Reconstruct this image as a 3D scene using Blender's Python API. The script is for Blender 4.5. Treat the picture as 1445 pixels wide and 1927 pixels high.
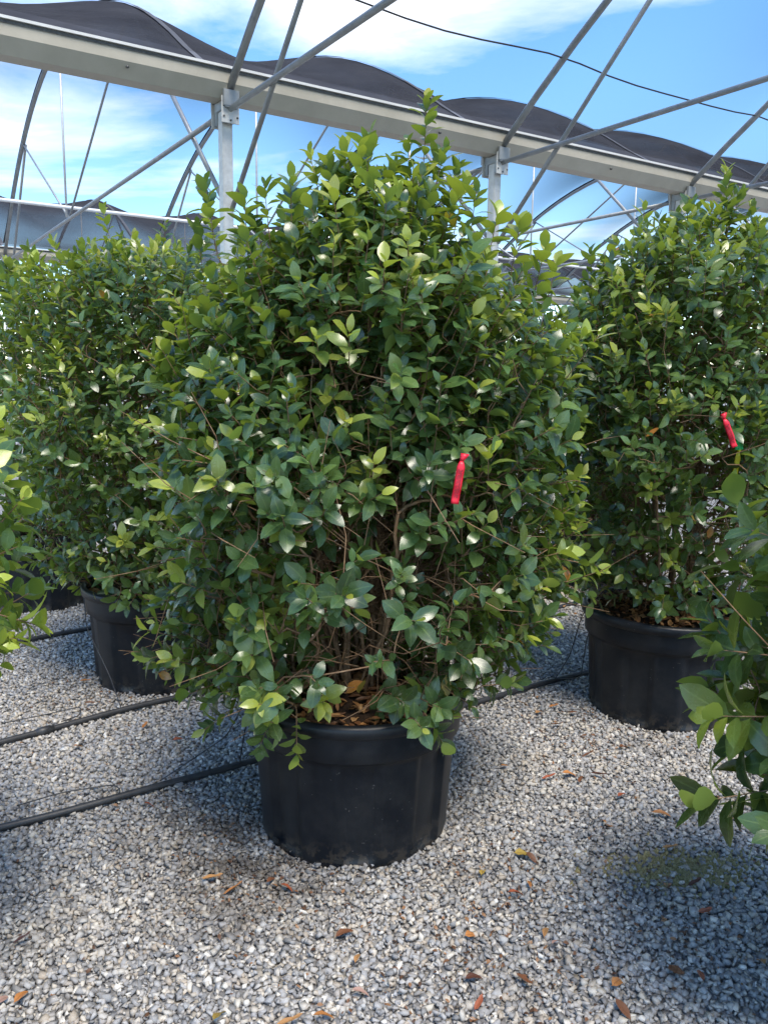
import bpy, bmesh, math, random
import numpy as np
from mathutils import Vector, Matrix

for o in list(bpy.data.objects):
    bpy.data.objects.remove(o, do_unlink=True)
SC = bpy.context.scene
COL = SC.collection
R = math.radians

# ------------------------------------------------------------------ camera
EYE = np.array([0.0, 0.0, 1.6])
FPX, PITCH, ROLL, PHI = 1557.438, 0.16017, 0.014373, 1.00022
cd = bpy.data.cameras.new('camera')
cam = bpy.data.objects.new('camera', cd)
COL.objects.link(cam)
cd.sensor_fit = 'VERTICAL'
cd.sensor_height = 24.0
cd.lens = 24.0 * FPX / 1927.0
cd.clip_start = 0.05
cd.clip_end = 2000
cam.matrix_world = (Matrix.Translation(Vector(EYE)) @ Matrix.Rotation(math.pi / 2 - PITCH, 4, 'X')
                    @ Matrix.Rotation(ROLL, 4, 'Z'))
SC.camera = cam

# ------------------------------------------------------------------ sky and sun
SUN_EL, SUN_AZ = R(62), math.atan2(0.36, -0.93)         # azimuth measured from +Y towards +X
world = bpy.data.worlds.new('World')
SC.world = world
world.use_nodes = True
wn, wl = world.node_tree.nodes, world.node_tree.links
wn.clear()


def N(tree, kind, **kw):
    n = tree.nodes.new(kind)
    for k, v in kw.items():
        if k == 'inp':
            for a, b in v.items():
                n.inputs[a].default_value = b
        else:
            setattr(n, k, v)
    return n


def math_node(tree, op, a, b=None, clamp=False):
    n = tree.nodes.new('ShaderNodeMath')
    n.operation = op
    n.use_clamp = clamp
    for i, v in enumerate((a, b)):
        if v is None:
            continue
        if isinstance(v, (int, float)):
            n.inputs[i].default_value = v
        else:
            tree.links.new(v, n.inputs[i])
    return n.outputs[0]


def ramp(tree, fac, stops):
    n = tree.nodes.new('ShaderNodeValToRGB')
    tree.links.new(fac, n.inputs[0])
    el = n.color_ramp.elements
    while len(el) < len(stops):
        el.new(0.5)
    for e, (p, c) in zip(el, stops):
        e.position = p
        e.color = (*c, 1) if len(c) == 3 else c
    return n.outputs[0]


def mixc(tree, fac, a, b):
    n = tree.nodes.new('ShaderNodeMix')
    n.data_type = 'RGBA'
    for sock, v in ((n.inputs[0], fac), (n.inputs[6], a), (n.inputs[7], b)):
        if isinstance(v, (int, float)):
            sock.default_value = v
        elif isinstance(v, tuple):
            sock.default_value = (*v, 1) if len(v) == 3 else v
        else:
            tree.links.new(v, sock)
    return n.outputs[2]


W_ = world.node_tree
sky = N(W_, 'ShaderNodeTexSky', sky_type='NISHITA', sun_disc=False, sun_elevation=SUN_EL,
        sun_rotation=SUN_AZ, altitude=50, air_density=1.0, dust_density=0.4, ozone_density=2.0)
tc = N(W_, 'ShaderNodeTexCoord')
sep = N(W_, 'ShaderNodeSeparateXYZ')
wl.new(tc.outputs['Generated'], sep.inputs[0])
den = math_node(W_, 'ADD', math_node(W_, 'MAXIMUM', sep.outputs[2], 0.0), 0.12)
px = math_node(W_, 'DIVIDE', sep.outputs[0], den)
py = math_node(W_, 'DIVIDE', sep.outputs[1], den)
cmb = N(W_, 'ShaderNodeCombineXYZ')
wl.new(px, cmb.inputs[0]); wl.new(py, cmb.inputs[1])
mapn = N(W_, 'ShaderNodeMapping', inp={'Location': (0.3, 6.6, 0.0), 'Rotation': (0, 0, R(-22)), 'Scale': (0.75, 1.15, 1)})
wl.new(cmb.outputs[0], mapn.inputs[0])
n1 = N(W_, 'ShaderNodeTexNoise', inp={'Scale': 0.85, 'Detail': 9.0, 'Roughness': 0.58, 'Distortion': 0.35})
wl.new(mapn.outputs[0], n1.inputs['Vector'])
# one large cloud bank in the layer, with ragged noise edges
bank = N(W_, 'ShaderNodeVectorMath', operation='DISTANCE', inp={1: (-0.12, 1.62, 0.0)})
bsc = N(W_, 'ShaderNodeVectorMath', operation='MULTIPLY', inp={1: (1.0, 1.0, 1.0)})
wl.new(cmb.outputs[0], bsc.inputs[0]); wl.new(bsc.outputs[0], bank.inputs[0])
bankf = math_node(W_, 'MULTIPLY', math_node(W_, 'SUBTRACT', 0.72, bank.outputs['Value']), 0.32)
cl = math_node(W_, 'ADD', n1.outputs[0], math_node(W_, 'MAXIMUM', bankf, -0.03))
cloud = ramp(W_, cl, [(0.50, (0, 0, 0)), (0.60, (0.35, 0.35, 0.35)), (0.72, (1, 1, 1))])
hsv = N(W_, 'ShaderNodeHueSaturation', inp={'Saturation': 1.24, 'Value': 0.72})
wl.new(sky.outputs[0], hsv.inputs['Color'])
skymix = mixc(W_, cloud, hsv.outputs[0], (5.0, 4.85, 4.6))
bg = N(W_, 'ShaderNodeBackground', inp={'Strength': 0.15})
wl.new(skymix, bg.inputs[0])
wo = N(W_, 'ShaderNodeOutputWorld')
wl.new(bg.outputs[0], wo.inputs[0])

sd = bpy.data.lights.new('sun', 'SUN')
sd.energy = 1.7
sd.angle = R(24.0)
sd.color = (1.0, 0.92, 0.80)
sun = bpy.data.objects.new('sun', sd)
COL.objects.link(sun)
to_sun = Vector((math.sin(SUN_AZ) * math.cos(SUN_EL), math.cos(SUN_AZ) * math.cos(SUN_EL), math.sin(SUN_EL)))
sun.rotation_euler = to_sun.to_track_quat('Z', 'Y').to_euler()

SC.view_settings.view_transform = 'Standard'
SC.view_settings.look = 'None'
SC.view_settings.exposure = 2.06
SC.view_settings.gamma = 1.0
SC.render.engine = 'CYCLES'
SC.cycles.max_bounces = 10
SC.cycles.diffuse_bounces = 6
SC.cycles.transparent_max_bounces = 24
SC.cycles.use_denoising = True
SC.cycles.denoiser = 'OPENIMAGEDENOISE'
SC.cycles.denoising_input_passes = 'RGB_ALBEDO_NORMAL'
SC.cycles.denoising_prefilter = 'ACCURATE'
SC.cycles.sample_clamp_indirect = 6.0


# ------------------------------------------------------------------ helpers
def project(P):
    P = np.atleast_2d(P) - EYE
    c, s = math.cos(PITCH), math.sin(PITCH)
    d = P[:, 1] * c - P[:, 2] * s
    v = P[:, 1] * s + P[:, 2] * c
    u = P[:, 0]
    cr, sr = math.cos(ROLL), math.sin(ROLL)
    dd = np.where(d > 0.05, d, 0.05)
    return np.stack([722.5 + FPX * (u * cr + v * sr) / dd, 963.5 - FPX * (-u * sr + v * cr) / dd, d], 1)


def new_mesh(name, verts, faces, smooth=False, mat=None):
    me = bpy.data.meshes.new(name)
    me.from_pydata([tuple(map(float, v)) for v in verts], [], [tuple(int(i) for i in f) for f in faces])
    me.update()
    if smooth:
        me.polygons.foreach_set('use_smooth', [True] * len(me.polygons))
    if mat:
        me.materials.append(mat)
    return me


def np_mesh(name, V, loops, nper, mat, smooth=False, uv=None, col=None):
    """verts Nx3, flat loop index array, faces all of nper corners (or array of counts)"""
    me = bpy.data.meshes.new(name)
    me.vertices.add(len(V))
    me.vertices.foreach_set('co', np.asarray(V, np.float32).ravel())
    loops = np.asarray(loops, np.int32).ravel()
    if np.isscalar(nper):
        counts = np.full(len(loops) // nper, nper, np.int32)
    else:
        counts = np.asarray(nper, np.int32)
    starts = np.concatenate([[0], np.cumsum(counts)[:-1]]).astype(np.int32)
    me.loops.add(len(loops))
    me.loops.foreach_set('vertex_index', loops)
    me.polygons.add(len(counts))
    me.polygons.foreach_set('loop_start', starts)
    me.polygons.foreach_set('loop_total', counts)
    if smooth:
        me.polygons.foreach_set('use_smooth', np.ones(len(counts), bool))
    if uv is not None:
        ul = me.uv_layers.new(name='UVMap')
        ul.data.foreach_set('uv', np.asarray(uv, np.float32)[loops].ravel())
    if col is not None:
        ca = me.color_attributes.new('tone', 'FLOAT_COLOR', 'POINT')
        c4 = np.concatenate([np.asarray(col, np.float32), np.ones((len(col), 1), np.float32)], 1)
        ca.data.foreach_set('color', c4.ravel())
    me.materials.append(mat)
    me.update(calc_edges=True)
    me.validate()
    return me


def link(name, me, parent=None, loc=None, mat4=None):
    o = bpy.data.objects.new(name, me)
    COL.objects.link(o)
    if parent is not None:
        o.parent = parent
    if mat4 is not None:
        o.matrix_basis = mat4
    elif loc is not None:
        o.location = loc
    return o


def tag(o, label=None, cat=None, group=None, kind=None):
    if label: o['label'] = label
    if cat: o['category'] = cat
    if group: o['group'] = group
    if kind: o['kind'] = kind
    return o


def empty(name, loc=(0, 0, 0)):
    o = bpy.data.objects.new(name, None)
    o.empty_display_size = 0.1
    COL.objects.link(o)
    o.location = loc
    return o


def tube_arrays(P, rad, sides=8, cap=True, off=0):
    P = np.asarray(P, float)
    n = len(P)
    rad = np.full(n, rad, float) if np.isscalar(rad) else np.asarray(rad, float)
    T = np.gradient(P, axis=0)
    T /= np.linalg.norm(T, axis=1)[:, None] + 1e-12
    ref = np.array([0, 0, 1.0]) if abs(T[0][2]) < 0.9 else np.array([1.0, 0, 0])
    A = np.zeros_like(P); B = np.zeros_like(P)
    a = np.cross(T[0], ref); a /= np.linalg.norm(a)
    for i in range(n):
        a = a - T[i] * (a @ T[i]); a /= np.linalg.norm(a) + 1e-12
        A[i] = a; B[i] = np.cross(T[i], a)
    th = np.arange(sides) / sides * 2 * math.pi
    V = (P[:, None, :] + rad[:, None, None] * (np.cos(th)[None, :, None] * A[:, None, :] + np.sin(th)[None, :, None] * B[:, None, :])).reshape(-1, 3)
    i = np.arange(n - 1)[:, None] * sides
    j = np.arange(sides)[None, :]; j2 = (j + 1) % sides
    F = np.stack([i + j, i + j2, i + sides + j2, i + sides + j], -1).reshape(-1, 4) + off
    return V, F


def tube(name, P, rad, mat, parent=None, sides=10, smooth=True):
    V, F = tube_arrays(P, rad, sides)
    n = len(V)
    faces = [tuple(f) for f in F] + [tuple(range(sides))[::-1], tuple(range(n - sides, n))]
    me = new_mesh(name, V, faces, smooth, mat)
    return link(name, me, parent)


def box_arrays(c, ax, ay, az):
    c, ax, ay, az = map(np.asarray, (c, ax, ay, az))
    V = [c + sx * ax + sy * ay + sz * az for sx in (-1, 1) for sy in (-1, 1) for sz in (-1, 1)]
    F = [(0, 1, 3, 2), (4, 6, 7, 5), (0, 4, 5, 1), (2, 3, 7, 6), (0, 2, 6, 4), (1, 5, 7, 3)]
    return V, F


def box(name, c, ax, ay, az, mat, parent=None, bevel=0.0):
    V, F = box_arrays(c, ax, ay, az)
    me = new_mesh(name, V, F, False, mat)
    if bevel:
        bm = bmesh.new(); bm.from_mesh(me)
        bmesh.ops.bevel(bm, geom=bm.edges[:], offset=bevel, segments=2, affect='EDGES')
        bm.to_mesh(me); bm.free()
    return link(name, me, parent)


# ------------------------------------------------------------------ materials
def material(name):
    m = bpy.data.materials.new(name)
    m.use_nodes = True
    t = m.node_tree
    t.nodes.clear()
    out = t.nodes.new('ShaderNodeOutputMaterial')
    return m, t, out


def noise(t, scale, detail=4, rough=0.55, vec=None, dist=0.0):
    n = N(t, 'ShaderNodeTexNoise', inp={'Scale': scale, 'Detail': detail, 'Roughness': rough, 'Distortion': dist})
    if vec is None:
        c = N(t, 'ShaderNodeTexCoord')
        vec = c.outputs['Object']
    t.links.new(vec, n.inputs['Vector'])
    return n.outputs[0]


def principled(t, out, color=None, rough=0.5, metal=0.0, spec=0.5):
    b = N(t, 'ShaderNodeBsdfPrincipled')
    for k, v in (('Base Color', color), ('Roughness', rough), ('Metallic', metal), ('Specular IOR Level', spec)):
        if v is None: continue
        if isinstance(v, (int, float)): b.inputs[k].default_value = v
        elif isinstance(v, tuple): b.inputs[k].default_value = (*v, 1)
        else: t.links.new(v, b.inputs[k])
    if out: t.links.new(b.outputs[0], out.inputs[0])
    return b


def bump(t, b, height, strength=0.3, dist=0.01):
    n = N(t, 'ShaderNodeBump', inp={'Strength': strength, 'Distance': dist})
    t.links.new(height, n.inputs['Height'])
    t.links.new(n.outputs[0], b.inputs['Normal'])


def mat_metal(name, c0, c1, metal=0.45, rough=0.45, scale=9):
    m, t, out = material(name)
    nz = noise(t, scale, 5, 0.65)
    col = ramp(t, nz, [(0.3, c0), (0.7, c1)])
    b = principled(t, out, col, rough, metal)
    bump(t, b, noise(t, 60, 3), 0.06, 0.004)
    return m


M_GALV = mat_metal('galvanised_steel', (0.24, 0.255, 0.26), (0.36, 0.375, 0.375), 0.3, 0.45)
M_BRIGHT = mat_metal('bright_galvanised_steel', (0.48, 0.48, 0.46), (0.66, 0.66, 0.63), 0.25, 0.5, 14)
M_GUTTER = mat_metal('aluminised_gutter', (0.40, 0.37, 0.30), (0.50, 0.465, 0.385), 0.05, 0.5, 2.2)
M_LIP = mat_metal('white_gutter_lip', (0.68, 0.68, 0.66), (0.8, 0.8, 0.78), 0.1, 0.4, 5)
M_BOLT = mat_metal('dark_bolt', (0.06, 0.06, 0.06), (0.14, 0.14, 0.13), 0.5, 0.5, 30)


def mat_cloth():
    m, t, out = material('woven_shade_cloth')
    geo = N(t, 'ShaderNodeNewGeometry')
    dot = N(t, 'ShaderNodeVectorMath', operation='DOT_PRODUCT')
    t.links.new(geo.outputs['Incoming'], dot.inputs[0]); t.links.new(geo.outputs['Normal'], dot.inputs[1])
    # an open weave: the light that gets through falls with the path through the yarn thickness
    cs = math_node(t, 'MAXIMUM', math_node(t, 'ABSOLUTE', dot.outputs['Value']), 0.04)
    trans = math_node(t, 'POWER', 0.82, math_node(t, 'POWER', math_node(t, 'DIVIDE', 1.0, cs), 1.5))
    col = ramp(t, noise(t, 1.3, 5, 0.6), [(0.3, (0.030, 0.031, 0.036)), (0.7, (0.048, 0.049, 0.055))])
    d = N(t, 'ShaderNodeBsdfDiffuse'); t.links.new(col, d.inputs[0])
    wm = N(t, 'ShaderNodeMapping', inp={'Rotation': (0, 0, PHI), 'Scale': (1.2, 5.0, 2.0)})
    wc = N(t, 'ShaderNodeTexCoord'); t.links.new(wc.outputs['Object'], wm.inputs[0])
    bump(t, d, noise(t, 1.6, 4, 0.55, wm.outputs[0], 0.6), 0.55, 0.06)
    tr = N(t, 'ShaderNodeBsdfTransparent')
    mx = N(t, 'ShaderNodeMixShader')
    t.links.new(trans, mx.inputs[0]); t.links.new(d.outputs[0], mx.inputs[1]); t.links.new(tr.outputs[0], mx.inputs[2])
    t.links.new(mx.outputs[0], out.inputs[0])
    return m


M_CLOTH = mat_cloth()


def mat_plain(name, c0, c1, rough=0.5, scale=8, spec=0.5, bs=0.0, bscale=40):
    m, t, out = material(name)
    col = ramp(t, noise(t, scale, 5, 0.6), [(0.3, c0), (0.7, c1)])
    b = principled(t, out, col, rough, 0, spec)
    if bs: bump(t, b, noise(t, bscale, 4), bs, 0.01)
    return m


M_CREASE = mat_plain('painted_cloth_crease', (0.065, 0.066, 0.072), (0.085, 0.086, 0.092), 0.8, 3)
M_HOSE = mat_plain('black_polyethylene_pipe', (0.016, 0.016, 0.018), (0.035, 0.035, 0.036), 0.5, 25)
M_RIBBON = mat_plain('red_ribbon', (0.56, 0.006, 0.02), (0.66, 0.010, 0.03), 0.45, 30)
M_PRINT = mat_plain('ribbon_print', (0.20, 0.003, 0.01), (0.26, 0.005, 0.014), 0.6, 30)
M_GREEN = mat_plain('green_tape', (0.03, 0.50, 0.12), (0.05, 0.58, 0.17), 0.4, 30)
M_YELLOW = mat_plain('yellow_tape', (0.75, 0.62, 0.03), (0.82, 0.7, 0.05), 0.4, 30)
M_HOLE_SHADE = mat_plain('painted_hole_shade', (0.004, 0.004, 0.004), (0.008, 0.008, 0.007), 0.9, 30)
M_SOIL = mat_plain('potting_soil', (0.02, 0.012, 0.007), (0.05, 0.03, 0.018), 0.95, 30, 0.2, 0.8, 60)


def mat_pot():
    m, t, out = material('black_plastic_pot')
    tcn = N(t, 'ShaderNodeTexCoord')
    stretch = N(t, 'ShaderNodeMapping', inp={'Scale': (14, 14, 2.0)})
    t.links.new(tcn.outputs['Object'], stretch.inputs[0])
    streak = noise(t, 1.0, 6, 0.65, stretch.outputs[0])
    base = ramp(t, streak, [(0.25, (0.0025, 0.0042, 0.007)), (0.75, (0.006, 0.0085, 0.0125))])
    # pale splash specks of mineral dust and dried mud near the ground
    speck = noise(t, 90, 2, 0.5, tcn.outputs['Object'])
    patch = noise(t, 5, 3, 0.6, tcn.outputs['Object'])
    s = math_node(t, 'MULTIPLY', math_node(t, 'GREATER_THAN', speck, 0.72), math_node(t, 'GREATER_THAN', patch, 0.52))
    sepz = N(t, 'ShaderNodeSeparateXYZ'); t.links.new(tcn.outputs['Object'], sepz.inputs[0])
    low = math_node(t, 'SUBTRACT', 1.0, math_node(t, 'MULTIPLY', sepz.outputs[2], 9.0), True)
    mud = math_node(t, 'MULTIPLY', low, math_node(t, 'GREATER_THAN', noise(t, 22, 5, 0.7, tcn.outputs['Object']), 0.52))
    dust = ramp(t, noise(t, 7, 6, 0.7, tcn.outputs['Object']), [(0.42, (0, 0, 0)), (0.75, (0.6, 0.6, 0.6))])
    c = mixc(t, dust, base, (0.03, 0.03, 0.03))
    c = mixc(t, math_node(t, 'MULTIPLY', s, 0.5), c, (0.16, 0.15, 0.14))
    c = mixc(t, math_node(t, 'MULTIPLY', mud, 0.55), c, (0.07, 0.055, 0.04))
    rough = ramp(t, streak, [(0.3, (0.34, 0.34, 0.34)), (0.8, (0.5, 0.5, 0.5))])
    b = principled(t, out, c, rough, 0, 0.3)
    bump(t, b, noise(t, 45, 3, 0.5, tcn.outputs['Object']), 0.05, 0.004)
    return m


M_POT = mat_pot()


def mat_bark():
    m, t, out = material('shrub_bark')
    nz = noise(t, 35, 5, 0.65)
    col = ramp(t, nz, [(0.25, (0.10, 0.056, 0.030)), (0.55, (0.22, 0.135, 0.075)), (0.85, (0.38, 0.26, 0.155))])
    b = principled(t, out, col, 0.8, 0, 0.25)
    bump(t, b, noise(t, 120, 4), 0.4, 0.004)
    return m


M_BARK = mat_bark()


def mat_leaf():
    m, t, out = material('glossy_shrub_leaf')
    at = N(t, 'ShaderNodeAttribute', attribute_name='tone')
    uv = N(t, 'ShaderNodeUVMap', uv_map='UVMap')
    sp = N(t, 'ShaderNodeSeparateXYZ'); t.links.new(uv.outputs[0], sp.inputs[0])
    across = math_node(t, 'ABSOLUTE', math_node(t, 'SUBTRACT', sp.outputs[0], 0.5))        # 0 at midrib .. 0.5 at margin
    rib = math_node(t, 'LESS_THAN', across, 0.035)
    phase = math_node(t, 'ADD', math_node(t, 'MULTIPLY', sp.outputs[1], 60.0), math_node(t, 'MULTIPLY', across, -52.0))
    vein = math_node(t, 'MULTIPLY', math_node(t, 'ADD', math_node(t, 'SINE', phase), 1.0), 0.5)
    geo = N(t, 'ShaderNodeNewGeometry')
    mott = noise(t, 38, 4, 0.6, geo.outputs['Position'])
    col = mixc(t, math_node(t, 'MULTIPLY', math_node(t, 'SUBTRACT', mott, 0.35, True), 0.5), at.outputs[0], (0.11, 0.17, 0.05))
    vm = mixc(t, 0.5, at.outputs[0], (0.24, 0.33, 0.10))
    col = mixc(t, math_node(t, 'MULTIPLY', vein, 0.10), col, vm)
    col = mixc(t, math_node(t, 'MULTIPLY', rib, 0.6), col, vm)
    spots = math_node(t, 'MULTIPLY', math_node(t, 'GREATER_THAN', noise(t, 150, 2, 0.5, geo.outputs['Position']), 0.70), 0.55)
    col = mixc(t, spots, col, (0.16, 0.12, 0.05))
    under = mixc(t, 0.5, at.outputs[0], (0.22, 0.30, 0.055))
    col = mixc(t, geo.outputs['Backfacing'], col, under)
    rough = math_node(t, 'ADD', math_node(t, 'MULTIPLY', mott, 0.28), 0.12)
    b = principled(t, None, col, rough, 0, 0.62)
    r2 = math_node(t, 'ADD', rough, math_node(t, 'MULTIPLY', geo.outputs['Backfacing'], 0.25))
    t.links.new(r2, b.inputs['Roughness'])
    h = math_node(t, 'ADD', math_node(t, 'MULTIPLY', math_node(t, 'SINE', phase), 0.35), math_node(t, 'MULTIPLY', across, 3.0))
    bump(t, b, h, 0.10, 0.001)
    tl = N(t, 'ShaderNodeBsdfTranslucent')
    tcol = mixc(t, 0.55, at.outputs[0], (0.42, 0.55, 0.03))
    t.links.new(tcol, tl.inputs[0])
    mx = N(t, 'ShaderNodeMixShader'); mx.inputs[0].default_value = 0.33
    t.links.new(b.outputs[0], mx.inputs[1]); t.links.new(tl.outputs[0], mx.inputs[2])
    t.links.new(mx.outputs[0], out.inputs[0])
    return m


M_LEAF = mat_leaf()


def mat_deadleaf():
    m, t, out = material('dry_fallen_leaf')
    at = N(t, 'ShaderNodeAttribute', attribute_name='tone')
    uv = N(t, 'ShaderNodeUVMap', uv_map='UVMap')
    sp = N(t, 'ShaderNodeSeparateXYZ'); t.links.new(uv.outputs[0], sp.inputs[0])
    across = math_node(t, 'ABSOLUTE', math_node(t, 'SUBTRACT', sp.outputs[0], 0.5))
    rib = math_node(t, 'LESS_THAN', across, 0.04)
    nz = noise(t, 60, 5, 0.7)
    col = mixc(t, math_node(t, 'SUBTRACT', nz, 0.3, True), at.outputs[0], (0.07, 0.028, 0.012))
    col = mixc(t, math_node(t, 'MULTIPLY', rib, 0.5), col, (0.10, 0.045, 0.02))
    b = principled(t, out, col, 0.5, 0, 0.4)
    bump(t, b, nz, 0.4, 0.002)
    return m


M_DEAD = mat_deadleaf()


def mat_stone():
    m, t, out = material('crushed_grey_gravel')
    geo = N(t, 'ShaderNodeNewGeometry')
    rnd = geo.outputs['Random Per Island']
    col = ramp(t, rnd, [(0.0, (0.138, 0.136, 0.134)), (0.16, (0.215, 0.211, 0.206)), (0.36, (0.284, 0.278, 0.271)), (0.52, (0.353, 0.344, 0.329)),
                        (0.66, (0.447, 0.400, 0.329)), (0.74, (0.327, 0.270, 0.205)), (0.80, (0.284, 0.283, 0.285)), (0.92, (0.482, 0.435, 0.356)), (1.0, (0.636, 0.609, 0.552))])
    n2 = noise(t, 140, 5, 0.7)
    col = mixc(t, math_node(t, 'MULTIPLY', math_node(t, 'SUBTRACT', n2, 0.42, True), 0.9), col, (0.50, 0.48, 0.45))
    n3 = noise(t, 230, 3, 0.6)
    col = mixc(t, math_node(t, 'MULTIPLY', math_node(t, 'GREATER_THAN', n3, 0.62), 0.35), col, (0.16, 0.15, 0.14))
    # broad variation and damp, dirty spots where pots drip
    big = noise(t, 1.7, 4, 0.6)
    col = mixc(t, math_node(t, 'MULTIPLY', math_node(t, 'SUBTRACT', big, 0.5, True), 1.4), col, (0.44, 0.38, 0.29))
    tco = N(t, 'ShaderNodeTexCoord')
    dirt = None
    for (x, y, r_, k) in DIRT:
        d = N(t, 'ShaderNodeVectorMath', operation='DISTANCE', inp={1: (x, y, 0.0)})
        t.links.new(tco.outputs['Object'], d.inputs[0])
        v = math_node(t, 'MULTIPLY', math_node(t, 'SUBTRACT', 1.0, math_node(t, 'DIVIDE', d.outputs['Value'], r_), True), k)
        dirt = v if dirt is None else math_node(t, 'MAXIMUM', dirt, v)
    dn = noise(t, 9, 6, 0.75)
    dm = math_node(t, 'MULTIPLY', dirt, math_node(t, 'MULTIPLY', math_node(t, 'SUBTRACT', dn, 0.36, True), 4.5), True)
    col = mixc(t, math_node(t, 'MULTIPLY', dm, 0.8), col, (0.055, 0.042, 0.03))
    b = principled(t, out, col, 0.75, 0, 0.35)
    bump(t, b, noise(t, 320, 4, 0.7), 0.35, 0.002)
    return m


DIRT = [(-0.40, 2.44, 0.42, 1.5), (-0.56, 2.74, 0.45, 1.2), (0.26, 2.45, 0.2, 0.8), (-0.62, 2.15, 0.16, 0.5), (0.35, 1.95, 0.3, 0.45), (0.18, 2.75, 0.25, 0.6),
        (0.93, 2.52, 0.3, 0.8), (-1.5, 4.1, 0.5, 0.5), (1.2, 3.5, 0.3, 0.5)]
M_STONE = mat_stone()


def mat_ground():
    m, t, out = material('gravel_ground')
    tco = N(t, 'ShaderNodeTexCoord')
    vo = N(t, 'ShaderNodeTexVoronoi', inp={'Scale': 48.0})
    t.links.new(tco.outputs['Object'], vo.inputs['Vector'])
    sp = N(t, 'ShaderNodeSeparateXYZ'); t.links.new(vo.outputs['Color'], sp.inputs[0])
    col = ramp(t, sp.outputs[0], [(0.0, (0.14, 0.14, 0.145)), (0.5, (0.28, 0.28, 0.28)), (0.8, (0.34, 0.31, 0.26)), (1.0, (0.5, 0.49, 0.47))])
    big = noise(t, 0.7, 4)
    col = mixc(t, math_node(t, 'MULTIPLY', big, 0.4), col, (0.10, 0.085, 0.065))
    b = principled(t, out, col, 0.9, 0, 0.2)
    bump(t, b, math_node(t, 'SUBTRACT', 1.0, vo.outputs['Distance']), 0.8, 0.02)
    return m


M_GROUND = mat_ground()
M_MOSS = mat_plain('moss_and_silt', (0.16, 0.14, 0.045), (0.38, 0.32, 0.17), 0.95, 70, 0.15, 0.9, 90)

# ------------------------------------------------------------------ ground
rng = np.random.default_rng(11)
gme = new_mesh('ground', [(-400, -400, 0), (400, -400, 0), (400, 400, 0), (-400, 400, 0)], [(0, 1, 2, 3)], False, M_GROUND)
tag(link('ground', gme), kind='structure')

POTS = {'main': (-0.093, 2.827), 'right': (1.38, 3.93), 'left': (-1.19, 4.29), 'behind': (0.26, 5.36), 'farleft': (-2.42, 5.70),
        'farright': (2.86, 5.05), 'frontleft': (-1.57, 1.74), 'frontright': (1.46, 1.72), 'back2': (-0.98, 6.9), 'back3': (1.72, 6.5)}


def stone_variants(n, kind):
    out = []
    for k in range(n):
        bm = bmesh.new()
        if kind == 'hi':
            bmesh.ops.create_cube(bm, size=1.38)
        else:
            for c_ in ((1.1, 0, 0), (-1.1, 0, 0), (0, 1.1, 0), (0, -1.1, 0), (0, 0, 1.0), (0, 0, -1.0)):
                bm.verts.new(c_)
            bm.verts.ensure_lookup_table(); bm.verts.index_update()
            for a_, b_ in ((0, 2), (2, 1), (1, 3), (3, 0)):
                bm.faces.new((bm.verts[a_], bm.verts[b_], bm.verts[4])); bm.faces.new((bm.verts[b_], bm.verts[a_], bm.verts[5]))
        V = np.array([v.co[:] for v in bm.verts])
        V += rng.normal(0, 0.17, V.shape)
        for _ in range(5):                       # broken faces
            n_ = rng.normal(0, 1, 3); n_ /= np.linalg.norm(n_)
            d_ = rng.uniform(0.45, 0.8)
            over = np.maximum(0, V @ n_ - d_)
            V -= over[:, None] * n_ * 0.92
        V *= np.array([rng.uniform(0.95, 1.5), rng.uniform(0.75, 1.1), rng.uniform(0.5, 0.9)])
        F = np.array([[v.index for v in f.verts] for f in bm.faces])
        bm.free()
        out.append((V, F))
    return out


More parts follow.
